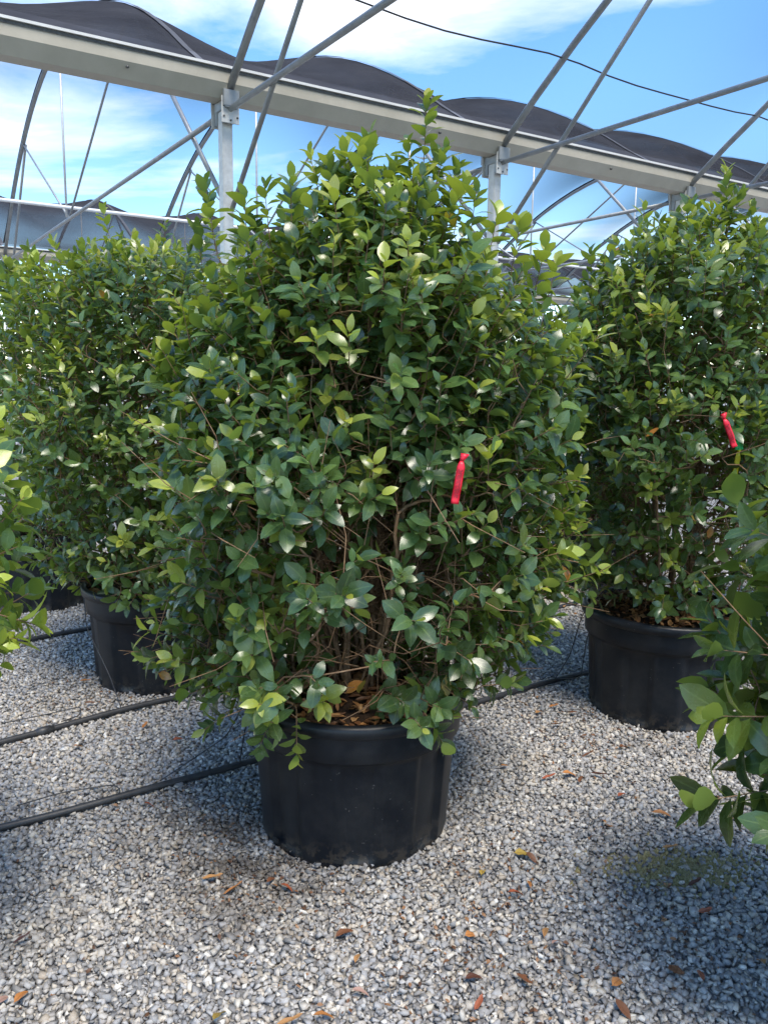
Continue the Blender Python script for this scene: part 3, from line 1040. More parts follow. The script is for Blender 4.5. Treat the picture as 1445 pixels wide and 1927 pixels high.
        # shoot end
        paths.append((ids, ti))
    cnt = np.zeros(NPn)
    for pth in paths:
        if isinstance(pth, tuple): cnt[pth[0][-1]] += 1
    for i in range(NPn - 1, -1, -1):
        if parent[i] >= 0: cnt[parent[i]] += cnt[i]
    rad = np.clip(0.0019 * np.maximum(cnt, 1) ** 0.37, 0.0016, spec.get('maxrad', 0.0135))
    VV, FF = [], []
    off = 0
    for pth in paths:
        if isinstance(pth, tuple):
            ids, ti = pth
            e = tips[ti] + sdir[ti] * slen[ti]
            P = np.concatenate([NP[ids], [tips[ti] + sdir[ti] * slen[ti] * .5, e]])
            rr = np.concatenate([[min(rad[ids[0]], rad[ids[1]] * 1.25)], rad[ids[1:]], [0.0016, 0.001]])
            sd_ = 4 if spec['hi'] else 3
        else:
            P = NP[pth]; rr = rad[pth]; sd_ = 7 if spec['hi'] else 5
            rr = np.maximum(rr, 0.004)
            P = np.concatenate([[P[0] - [0, 0, .05]], P]); rr = np.concatenate([[rr[0] * 1.5], rr])
        V, F = tube_arrays(P, rr, sd_, off=off)
        VV.append(V); FF.append(F); off += len(V)
    # dead bare twigs inside
    nt = spec.get('twigs', 120)
    for k in range(nt):
        j = r_.integers(0, NPn)
        a = NP[j]
        if a[2] > 0.75 * H or (spec['hi'] and a[2] > 1.35 and r_.random() < .6): continue
        d = ND[j] / (np.linalg.norm(ND[j]) + 1e-9) + r_.normal(0, 0.6, 3)
        d /= np.linalg.norm(d)
        L = r_.uniform(0.08, 0.34)
        P = np.array([a, a + d * L * .5 + r_.normal(0, .01, 3), a + d * L + r_.normal(0, .015, 3)])
        V, F = tube_arrays(P, [0.0022, 0.0016, 0.0009], 3, off=off)
        VV.append(V); FF.append(F); off += len(V)
    for (hx, hy, hz, hr, nt2) in spec.get('tangle', []):
        for k in range(nt2):
            c = np.array([hx, hy, hz]) + r_.normal(0, hr * 0.5, 3)
            out = np.array([c[0] * 1.3, c[1] * 1.3 - 0.05, 0.12]); out /= np.linalg.norm(out)
            d = out + r_.normal(0, 0.45, 3) + np.array([0, 0, 0.25]); d /= np.linalg.norm(d)
            L = r_.uniform(0.12, 0.40)
            P = np.array([c - d * L * .5, c - d * L * .15 + r_.normal(0, .012, 3), c + d * L * .2 + r_.normal(0, .014, 3), c + d * L * .5 + r_.normal(0, .02, 3)])
            if P[:, 2].min() < 0.56: continue
            if np.any(np.hypot(P[:, 0], P[:, 1]) > 0.84 * radius(P[:, 2], np.arctan2(P[:, 1], P[:, 0]))): continue
            w = r_.uniform(0.0014, 0.0034)
            V, F = tube_arrays(P, [w, w * .85, w * .65, w * .4], 3, off=off)
            VV.append(V); FF.append(F); off += len(V)
    stemV, stemF = np.concatenate(VV), np.concatenate(FF)
    # ---- leaves
    pos, dirs, nor, size, tone = [], [], [], [], []
    for ti in range(len(tips)):
        L = slen[ti]
        n = int(np.clip(round(L / 0.0135), 5, 22)) if ti < len(tips) - len(extra) else int(L / 0.0135) + 3
        a = sdir[ti]
        ref = np.array([0, 0, 1.]) if abs(a[2]) < 0.9 else np.array([1., 0, 0])
        x = np.cross(a, ref); x /= np.linalg.norm(x); y = np.cross(a, x)
        ps0 = r_.uniform(0, 6.28)
        isy = r_.random() < young[ti]
        base_t = r_.choice(4, p=[0.22, 0.34, 0.29, 0.15])
        ls = r_.uniform(0.8, 1.15) * spec.get('lsize', 1.0) * (1.12 if ti >= len(tips) - len(extra) and a[2] > 0.5 else 1.0)
        for k in range(n):
            f = k / max(1, n - 1)
            psi = ps0 + k * 2.4 + r_.normal(0, 0.25)
            o = math.cos(psi) * x + math.sin(psi) * y
            al = R(np.interp(f, [0, 0.6, 1], [72, 48, 17])) + r_.normal(0, 0.16)
            d = math.cos(al) * a + math.sin(al) * o
            d = d + np.array([0, 0, -0.03])
            nn = a - d * (a @ d)
            nn = nn / (np.linalg.norm(nn) + 1e-6) + np.array([0, 0, 1.0]) * spec.get('flat', 0.5) + 0.18 * r_.normal(0, 1, 3)
            if a[2] > 0.8 and tips[ti][2] > 0.8 * H: nn = nn - np.array([0, 0, 1.0]) * 0.45
            pos.append(tips[ti] + a * L * (0.97 * f ** 0.72)); dirs.append(d); nor.append(nn)
            size.append(ls * r_.uniform(0.053, 0.090) * (0.72 if r_.random() < .15 else 1.0) * np.interp(f, [0, .3, .8, 1], [0.85, 1.05, 1.0, 0.72]))
            if isy: tt = 4 if f < 0.65 else 5
            elif f > 0.93 and r_.random() < 0.30: tt = 5
            else: tt = int(np.clip(base_t + r_.integers(-1, 2), 0, 4 if r_.random() < .3 else 3))
            if r_.random() < spec.get('dead', 0.0014): tt = 6
            tone.append(tt)
    # a few leaves along older wood
    for pth in paths:
        if not isinstance(pth, tuple): continue
        ids, ti = pth
        for j in ids[2:]:
            if r_.random() < 0.42 and cnt[j] < 6:
                a = ND[j] / (np.linalg.norm(ND[j]) + 1e-9)
                o = r_.normal(0, 1, 3) + np.array([0, 0, 0.3]); o -= a * (o @ a); o /= np.linalg.norm(o)
                d = 0.35 * a + 0.9 * o
                nn = np.array([0, 0, 1.0]) + 0.4 * r_.normal(0, 1, 3)
                pos.append(NP[j]); dirs.append(d); nor.append(nn); size.append(r_.uniform(0.06, 0.09) * spec.get('lsize', 1.0)); tone.append(int(r_.integers(0, 4)))
    for (p, d, s_) in spec.get('deadleaves', []):
        pos.append(np.array(p)); dirs.append(np.array(d, float)); nor.append(r_.normal(0, 1, 3)); size.append(s_); tone.append(6)
    pos, dirs, nor, size, tone = map(np.array, (pos, dirs, nor, size, tone))
    M = leaf_matrices(pos, dirs, nor, size)
    vs_ = variants_of(spec)
    # leave out what neither the camera nor a viewer a step aside could see
    pr = project(pos + np.array([*POTS[spec['key']], 0.0]))
    kp = (pr[:, 2] > 0.15) & (pr[:, 0] > -800) & (pr[:, 0] < 2400)
    pos, M, tone = pos[kp], M[kp], tone[kp]
    var = r_.integers(0, len(vs_), len(pos))
    return dict(stem=(stemV, stemF), pos=pos, M=M, var=var, tone=tone, rng=r_)


def S(x, y, z, dx, dy, dz, L, yg=0.45):
    return ((x, y, z), (dx, dy, dz), L, yg)


mx, my = POTS['main']
SPECS = [
    dict(key='main', seed=3, tangle=[(0.06, -0.12, 0.92, 0.40, 190), (0.32, -0.12, 0.97, 0.34, 220), (-0.3, -0.12, 0.9, 0.35, 110), (-0.05, -0.2, 1.5, 0.35, 160), (0.0, -0.2, 1.25, 0.4, 160)], maxrad=0.0095, hi=True, ntips=2150, stems=22, twigs=1300, lsize=1.0, gap=0.052,
         prof=[(0.50, 0.40, 0.30), (0.56, 0.62, 0.52), (0.62, 0.70, 0.64), (0.72, 0.70, 0.70), (0.82, 0.71, 0.74), (1.0, 0.70, 0.74), (1.18, 0.72, 0.74), (1.37, 0.65, 0.73),
               (1.54, 0.61, 0.70), (1.71, 0.55, 0.64), (1.84, 0.48, 0.57), (1.92, 0.40, 0.46), (2.00, 0.28, 0.33), (2.08, 0.17, 0.25), (2.14, 0.11, 0.19), (2.18, 0.06, 0.10)],
         zdens=[(0.5, 0.4), (0.62, 0.6), (0.8, 0.6), (1.0, 0.75), (1.3, 1.0), (2.0, 1.15), (2.4, 1.3)],
         holes=[(0.05, -0.55, 0.90, 0.30, 0.55), (0.24, -0.45, 0.98, 0.28, 0.62), (-0.08, -0.5, 1.63, 0.2, 0.92), (0.06, -0.45, 0.60, 0.28, 0.95), (0.04, -0.42, 1.16, 0.2, 0.6), (0.1, -0.2, 0.9, 0.3, 0.6)],
         sprigs=[S(0.02, -0.04, 2.12, 0.03, 0, 1, 0.23), S(-0.03, 0.0, 2.11, -0.1, 0, 1, 0.22), S(-0.04, 0.05, 2.08, -0.02, 0, 1, 0.20), S(0.20, -0.02, 2.14, 0.03, 0, 1, 0.35), S(0.18, 0.03, 2.12, -0.12, 0, 1, 0.25),
                 S(0.22, -0.03, 2.12, 0.25, 0, 1, 0.22), S(0.24, 0.0, 2.08, 0.4, 0, 1, 0.22), S(-0.10, 0.0, 2.06, -0.25, 0, 1, 0.27), S(-0.06, -0.05, 2.06, -0.2, 0, 1, 0.22), S(0.0, -0.1, 2.10, 0.0, -0.1, 1, 0.2), S(-0.16, 0.02, 2.02, -0.3, 0, 1, 0.17), S(0.22, 0.06, 2.10, 0.12, 0, 1, 0.24), S(0.16, -0.08, 2.06, 0.05, -.1, 1, 0.18), S(-0.07, 0.02, 2.08, -0.12, 0, 1, 0.2), S(0.25, -0.04, 2.05, 0.5, 0, 1, 0.2), S(-0.34, -0.15, 1.94, -0.05, -.05, 1, 0.2), S(-0.20, -0.2, 1.99, 0, -.1, 1, 0.2), S(0.34, -0.16, 1.97, 0.1, -.1, 1, 0.2), S(0.50, 0.05, 1.90, 0.15, 0, 1, 0.22), S(0.12, -0.26, 1.97, 0, -.1, 1, 0.18), S(-0.50, -0.05, 1.86, -0.1, 0, 1, 0.22), S(0.60, -0.05, 1.78, 0.2, 0, 1, 0.2), S(-0.45, -0.1, 1.98, -0.15, 0, 1, 0.22), S(-0.47, 0.1, 1.95, -0.25, 0, 1, 0.20),
                 S(-0.28, -0.1, 2.02, -0.1, 0, 1, 0.18, .3), S(0.42, 0, 1.98, 0.2, 0, 1, 0.16), S(0.05, -0.2, 2.02, 0, 0, 1, 0.17, .3), S(0.56, -0.1, 1.86, 0.2, 0, 1, 0.16), S(0.30, -0.1, 2.05, 0.2, 0, 1, 0.14),
                 # skirt hanging over the rim
                 S(-0.34, -0.30, 0.58, -0.5, -0.2, -0.35, 0.16, .1), S(-0.24, -0.36, 0.57, -0.15, -0.5, -0.35, 0.14, .1), S(0.22, -0.36, 0.58, 0.3, -0.3, -0.4, 0.13, .1),
                 S(-0.17, -0.38, 0.55, 0.05, -0.5, -0.75, 0.13, .3), S(-0.42, -0.18, 0.60, -0.6, -0.2, -0.2, 0.16, .1), S(0.12, -0.34, 0.62, 0.2, -0.5, 0.05, 0.12, .05),
                 S(0.40, -0.12, 0.62, 0.7, -0.2, -0.1, 0.15, .1), S(-0.10, -0.36, 0.63, 0.1, -0.5, 0.0, 0.1, .05)],
         deadleaves=[((-0.02, -0.30, 0.60), (0.5, -0.3, 0.6), 0.075), ((0.02, -0.30, 0.60), (0.15, -0.3, 0.7), 0.07), ((0.30, -0.28, 0.66), (0.05, -0.2, -0.8), 0.07),
                     ((-0.55, -0.3, 1.32), (0.1, -0.1, 0.8), 0.07), ((-0.62, -0.3, 0.66), (0.4, -0.2, -0.1), 0.05), ((0.52, -0.25, 0.78), (0.5, 0, -0.4), 0.08)]),
    dict(key='right', seed=8, tangle=[(0.0, -0.2, 0.95, 0.4, 220), (0.0, -0.2, 1.4, 0.4, 120)], hi=False, ntips=1550, stems=12, twigs=350, lsize=1.0, gap=0.060,
         prof=[(0.60, 0.40, 0.42), (0.70, 0.48, 0.55), (0.9, 0.55, 0.68), (1.27, 0.62, 0.75), (1.64, 0.64, 0.75), (1.88, 0.60, 0.72), (2.04, 0.46, 0.62), (2.18, 0.22, 0.46), (2.28, 0.08, 0.22)],
         zdens=[(0.54, 0.7), (0.8, 0.6), (1.1, 0.75), (1.4, 1.0), (2.4, 1.15)],
         holes=[(0.05, -0.5, 0.98, 0.24, 0.85), (0.0, -0.45, 0.78, 0.18, 0.8), (0.02, -0.5, 1.25, 0.15, 0.7)],
         sprigs=[S(0.13, 0, 2.26, 0.03, 0, 1, 0.30, .4), S(0.15, -.04, 2.24, -0.1, 0, 1, 0.24, .4), S(0.17, .03, 2.22, 0.12, 0, 1, 0.24, .4), S(0.22, 0, 2.20, 0.25, 0, 1, 0.2), S(-0.22, 0, 2.14, 0, 0, 1, 0.25), S(-0.2, -.05, 2.1, -.1, 0, 1, 0.2), S(-0.05, 0, 2.15, -0.1, 0, 1, 0.2), S(-0.46, -.1, 2.0, -0.1, 0, 1, 0.18),
                 S(0.05, -.1, 2.18, 0, 0, 1, 0.18), S(-0.35, 0, 2.06, 0, 0, 1, 0.14)],
         deadleaves=[((-0.08, -0.45, 1.08), (0.1, -0.2, -0.7), 0.07), ((0.02, -0.45, 1.0), (-0.2, -0.2, -0.7), 0.06)], young=0.03),
    dict(key='left', seed=21, hi=False, ntips=1600, stems=10, twigs=150, lsize=0.98, gap=0.058,
         prof=[(0.50, 0.42, 0.40), (0.58, 0.56, 0.55), (0.8, 0.66, 0.60), (1.07, 0.72, 0.62), (1.35, 0.77, 0.60), (1.72, 0.75, 0.54), (1.94, 0.66, 0.44), (2.07, 0.48, 0.28), (2.15, 0.2, 0.15)],
         zdens=[(0.5, 1.0), (2.3, 1.1)],
         holes=[(0.0, -0.6, 1.05, 0.16, 0.6)],
         sprigs=[S(-0.33, 0, 2.04, 0, 0, 1, 0.18), S(-0.15, 0, 2.04, 0.05, 0, 1, 0.18), S(-0.22, -.1, 2.0, -.1, 0, 1, 0.14), S(-0.02, 0, 1.98, 0.1, 0, 1, 0.14)],
         deadleaves=[((-0.18, -0.48, 0.60), (0.0, -0.1, -0.8), 0.06)], young=0.05),
    dict(key='frontleft', seed=33, hi=True, ntips=800, stems=8, twigs=60, lsize=1.02, gap=0.068, young=0.6, tint_and_light=(1.15, 1.2, 0.9),  # yellowish leaves, with sunlit brightness also put into their tones
         prof=[(0.84, 0.5, 0.60), (0.92, 0.70, 0.70), (1.05, 0.75, 0.75), (1.2, 0.72, 0.72), (1.36, 0.66, 0.66), (1.48, 0.5, 0.55), (1.55, 0.3, 0.4), (1.62, 0.1, 0.1)],
         sprigs=[S(0.60, 0.02, 0.98, 1, 0, 0.15, 0.13, .7), S(0.60, 0.06, 1.0, 1, 0, 0.05, 0.15, .7), S(0.62, 0.0, 1.12, 1, 0, 0.3, 0.12, .6), S(0.6, 0, 1.36, 1, 0, 0.4, 0.13, .7)]),
    dict(key='frontright', seed=41, hi=True, ntips=430, stems=8, twigs=60, lsize=1.42, gap=0.08, young=-0.08, tint_and_light=(0.66, 0.72, 0.70),  # tone multiplier darkens the leaves: the shade they stand in, as colour
         prof=[(0.52, 0.5, 0.4), (0.62, 0.66, 0.45), (0.8, 0.70, 0.5), (1.0, 0.71, 0.5), (1.2, 0.69, 0.4), (1.38, 0.62, 0.35), (1.48, 0.5, 0.25), (1.55, 0.1, 0.1)],
         sprigs=[S(-0.60, -0.02, 0.72, -1, 0, -0.2, 0.16, .05), S(-0.62, 0.0, 1.02, -1, 0, 0.1, 0.12, .15), S(-0.6, 0.0, 0.88, -1, 0, 0.0, 0.13, .1), S(-0.57, 0.0, 1.26, -1, 0, 0.3, 0.12, .15)],
         deadleaves=[((-0.58, -0.1, 1.06), (-0.3, -0.3, 0.6), 0.06)]),
    dict(key='behind', far=True, seed=52, hi=False, ntips=520, stems=7, twigs=20, lsize=1.3, gap=0.072,
         prof=[(0.55, 0.45, 0.45), (0.8, 0.68, 0.68), (1.3, 0.76, 0.76), (1.9, 0.7, 0.7), (2.1, 0.5, 0.5), (2.25, 0.1, 0.1)]),
    dict(key='farleft', far=True, seed=63, hi=False, ntips=520, stems=7, twigs=20, lsize=1.3, gap=0.072,
         prof=[(0.50, 0.45, 0.45), (0.8, 0.68, 0.68), (1.3, 0.76, 0.76), (1.9, 0.7, 0.7), (2.1, 0.5, 0.5), (2.25, 0.1, 0.1)]),
    dict(key='farright', seed=74, hi=False, ntips=900, stems=8, twigs=40, lsize=1.0, gap=0.068, young=0.16, tint_and_light=(1.25, 1.1, 1.0),
         prof=[(0.55, 0.45, 0.45), (0.8, 0.66, 0.62), (1.3, 0.76, 0.72), (1.8, 0.74, 0.7), (2.1, 0.62, 0.6), (2.25, 0.4, 0.4), (2.32, 0.1, 0.1)],
         sprigs=[S(-0.35, 0, 2.18, 0, 0, 1, 0.16)]),
    dict(key='back2', far=True, seed=85, hi=False, ntips=420, stems=6, twigs=0, lsize=1.35, gap=0.08,
         prof=[(0.55, 0.45, 0.45), (0.8, 0.66, 0.66), (1.3, 0.76, 0.76), (1.9, 0.65, 0.65), (2.15, 0.1, 0.1)]),
    dict(key='back3', far=True, seed=96, hi=False, ntips=420, stems=6, twigs=0, lsize=1.35, gap=0.08,
         prof=[(0.55, 0.45, 0.45), (0.8, 0.66, 0.66), (1.3, 0.76, 0.76), (1.9, 0.65, 0.65), (2.15, 0.1, 0.1)]),
]
PLABEL = {
    'main': 'large glossy evergreen shrub with a red ribbon in black pot, nearest the centre',
    'right': 'tall evergreen shrub with bare brown stems in sunlit black pot behind the right edge shrub',
    'left': 'dense rounded evergreen shrub in shaded black pot, left behind the large central one',
    'frontleft': 'yellow-green shrub cut off by the left edge of the picture',
    'frontright': 'close shrub with shade in its leaf colour, cut off by the lower right edge of the picture',
    'behind': 'potted evergreen shrub hidden directly behind the large central one',
    'farleft': 'evergreen shrub whose dark pot shows at far left behind the dense rounded one',
    'farright': 'pale green shrub at the right edge behind the tall right-hand shrub',
    'back2': 'evergreen shrub in the rear row between the left and central shrubs',
    'back3': 'evergreen shrub in the rear row between the central and right shrubs',
}

PL = []
for sp in SPECS:
    g = grow(sp)
    g['spec'] = sp
    b = np.array([*POTS[sp['key']], 0.0])
    g['base'] = b
    PL.append(g)

# which leaves show: splat sample points of every leaf into a coarse depth buffer
RES = 3.0
allcell, alldep, allpl, alllf = [], [], [], []
sy_, sx_ = np.meshgrid(np.linspace(0.08, 0.95, 9), np.linspace(-0.8, 0.8, 5), indexing='ij')
for pi, g in enumerate(PL):
    n = len(g['pos'])
    w = 0.2 * np.sin(math.pi * sy_.ravel() ** 0.88)
    sm = np.stack([sx_.ravel() * w, sy_.ravel(), -0.18 * sy_.ravel() ** 2], 1)
    W = np.einsum('nij,vj->nvi', g['M'], sm) + g['pos'][:, None, :] + g['base']
    Q = project(W.reshape(-1, 3))
    ok = (Q[:, 2] > 0.1) & (Q[:, 0] > 0) & (Q[:, 0] < 1445) & (Q[:, 1] > 0) & (Q[:, 1] < 1927)
    cell = (Q[:, 0] // RES).astype(np.int64) * 1000 + (Q[:, 1] // RES).astype(np.int64)
    lf = np.repeat(np.arange(n), len(sm))
    allcell.append(cell[ok]); alldep.append(Q[ok, 2]); allpl.append(np.full(ok.sum(), pi)); alllf.append(lf[ok])
cell = np.concatenate(allcell); dep = np.concatenate(alldep); pl = np.concatenate(allpl); lf = np.concatenate(alllf)
o_ = np.lexsort((dep, cell))
first = np.ones(len(o_), bool); first[1:] = cell[o_][1:] != cell[o_][:-1]
vis_pl, vis_lf = pl[o_][first], lf[o_][first]

leaf_cache = {}


def leaf_mesh(kind, vs, v, tone, jit, tint_and_light):
    k = (kind, v, tone, jit, tuple(tint_and_light))
    if k not in leaf_cache:
        V, F, UV = vs[v]
        c = tint_and_light * TONES[tone] * (0.85 + 0.3 * jit / 2)
        leaf_cache[k] = np_mesh('leaf', V, F, 4, M_LEAF, True, UV, np.tile(c, (len(V), 1)))
    return leaf_cache[k]


ROOTS = {}
for pi, g in enumerate(PL):
    sp = g['spec']
    root = empty('potted_shrub', tuple(g['base']))
    tag(root, PLABEL[sp['key']], 'shrub', 'potted evergreen shrubs in rows')
    ROOTS[sp['key']] = root
    make_pot(root, sp['seed'])
    make_mulch(root, sp['seed'], 620 if sp['key'] in ('main', 'right') else 160)
    V, F = g['stem']
    link('branches', np_mesh('branches', V, F, 4, M_BARK, True), root)
    n = len(g['pos'])
    counts = np.bincount(vis_lf[vis_pl == pi], minlength=n)
    top = np.argsort(-counts)[:300]
    top = top[counts[top] >= 5]
    chosen = np.zeros(n, bool); chosen[top] = True
    vs = variants_of(sp)
    r_ = g['rng']
    rest = ~chosen
    tint_and_light = np.array(sp.get('tint_and_light', (1, 1, 1)))
    tv = tint_and_light * TONES[g['tone'][rest]] * r_.uniform(0.8, 1.2, (rest.sum(), 1)) * r_.uniform(0.92, 1.08, (rest.sum(), 3))
    V, L, U, Cc = expand_leaves(g['M'][rest], g['pos'][rest], g['var'][rest], tv, vs)
    fo = link('foliage', np_mesh('foliage', V, L, 4, M_LEAF, True, U, Cc), root)
    fo['kind'] = 'stuff'
    for i in top:
        m4 = Matrix([[*g['M'][i][0], g['pos'][i][0]], [*g['M'][i][1], g['pos'][i][1]], [*g['M'][i][2], g['pos'][i][2]], [0, 0, 0, 1]])
        link('leaf', leaf_mesh((sp['hi'], bool(sp.get('far'))), vs, int(g['var'][i]), int(g['tone'][i]), int(r_.integers(0, 3)), tint_and_light), root, mat4=m4)

# ------------------------------------------------------------------ ribbons and tapes
def ribbon(name, top, bot, width, mat, label, printed=False, group=None):
    top, bot = np.array(top, float), np.array(bot, float)
    e = empty(name, tuple(top))
    tag(e, label, 'ribbon', group)
    d = bot - top; L = np.linalg.norm(d); dn = d / L
    side = np.cross(dn, [0, 1, 0]); side /= np.linalg.norm(side)
    fwd = np.cross(side, dn)
    if fwd[1] > 0: fwd = -fwd
    V, F = [], []
    ns = 14
    for i in range(ns + 1):
        f = i / ns
        w = width / 2 * (0.42 + 0.58 * min(1, f / 0.12))
        b = 0.004 * math.sin(f * 5.0) + 0.002 * math.sin(f * 13)
        tw = 0.25 * math.sin(f * 3)
        for sx in (-1, -0.5, 0, 0.5, 1):
            V.append(dn * L * f + side * w * sx * math.cos(tw) + fwd * (b + w * sx * math.sin(tw) + 0.002 * (1 - sx * sx)))
    for i in range(ns):
        for j in range(4):
            F.append((i * 5 + j, i * 5 + j + 1, i * 5 + j + 6, i * 5 + j + 5))
    me = new_mesh('tail', V, F, True, mat)
    o = link('tail', me, e)
    so = o.modifiers.new('thick', 'SOLIDIFY'); so.thickness = 0.0008
    # knot loop
    th = np.linspace(0, 2 * math.pi, 17)
    V, F = [], []
    for i, a in enumerate(th[:-1]):
        c = fwd * (0.009 * math.sin(a) - 0.004) + dn * (-0.010 + 0.010 * math.cos(a))
        for s_ in (-1, 0, 1):
            pin = 0.20 + 0.17 * (1 - math.cos(a))
            V.append(c + side * (s_ * width * pin + 0.003 * (1 - math.cos(a))) + fwd * 0.002 * (1 - s_ * s_) * math.sin(3 * a))
    n = len(th) - 1
    for i in range(n):
        for j in range(2):
            F.append((i * 3 + j, ((i + 1) % n) * 3 + j, ((i + 1) % n) * 3 + j + 1, i * 3 + j + 1))
    k = link('knot', new_mesh('knot', V, F, True, mat), e)
    so = k.modifiers.new('thick', 'SOLIDIFY'); so.thickness = 0.0008
    if printed:
        pr = random.Random(2)
        V, F = [], []
        for row in range(26):
            f = 0.2 + row * 0.027
            for cx in (-0.42, -0.12, 0.2, 0.46):
                if pr.random() < 0.25: continue
                ww = pr.uniform(0.05, 0.1) * width
                b = 0.004 * math.sin(f * 5.0) + 0.002 * math.sin(f * 13); tw = 0.25 * math.sin(f * 3); sx = cx
                c = dn * L * f + side * width / 2 * sx * math.cos(tw) + fwd * (b + width / 2 * sx * math.sin(tw) + 0.002 * (1 - sx * sx) + 0.0012)
                i0 = len(V)
                for a, b_ in ((-1, -1), (1, -1), (1, 1), (-1, 1)):
                    V.append(c + side * ww * a + dn * 0.0008 * b_)
                F.append((i0, i0 + 1, i0 + 2, i0 + 3))
        link('printed_marks', new_mesh('printed_marks', V, F, False, M_PRINT), o)
    return e


ribbon('ribbon', (0.205, 2.20, 1.385), (0.189, 2.195, 1.27), 0.021, M_RIBBON, 'red printed ribbon tied to a branch of the large central shrub', True)
ribbon('ribbon', (1.26, 3.10, 1.468), (1.305, 3.09, 1.365), 0.021, M_RIBBON, 'red ribbon tied in the tall right-hand shrub', True)
ribbon('ribbon', (1.50, 3.53, 1.457), (1.51, 3.53, 1.32), 0.034, M_GREEN, 'bright green tape behind the red ribbon on the right', False)
ribbon('ribbon', (1.515, 3.55, 1.31), (1.50, 3.55, 1.15), 0.022, M_YELLOW, 'yellow tape hanging below the green one at right', False)
ribbon('ribbon', (0.72, 3.72, 1.37), (0.715, 3.72, 1.27), 0.03, M_GREEN, 'bright green tape glimpsed between the central and right shrubs', False)

# ------------------------------------------------------------------ fallen leaves
DEADC = {'orange': (0.42, 0.17, 0.045), 'tan': (0.46, 0.24, 0.09), 'brown': (0.16, 0.065, 0.03), 'dark': (0.08, 0.03, 0.02), 'red': (0.30, 0.08, 0.035),
         'yellow': (0.36, 0.25, 0.05), 'pink': (0.40, 0.25, 0.20)}


def unground(u, v, z=0.03):
    cr, sr = math.cos(ROLL), math.sin(ROLL)
    uu = (u - 722.5) / FPX; vv = -(v - 963.5) / FPX
    x = uu * cr - vv * sr; w = uu * sr + vv * cr
    c, s = math.cos(PITCH), math.sin(PITCH)
    d = np.array([x, c + w * s, -s + w * c])
    return EYE + d * ((z - 1.6) / d[2])


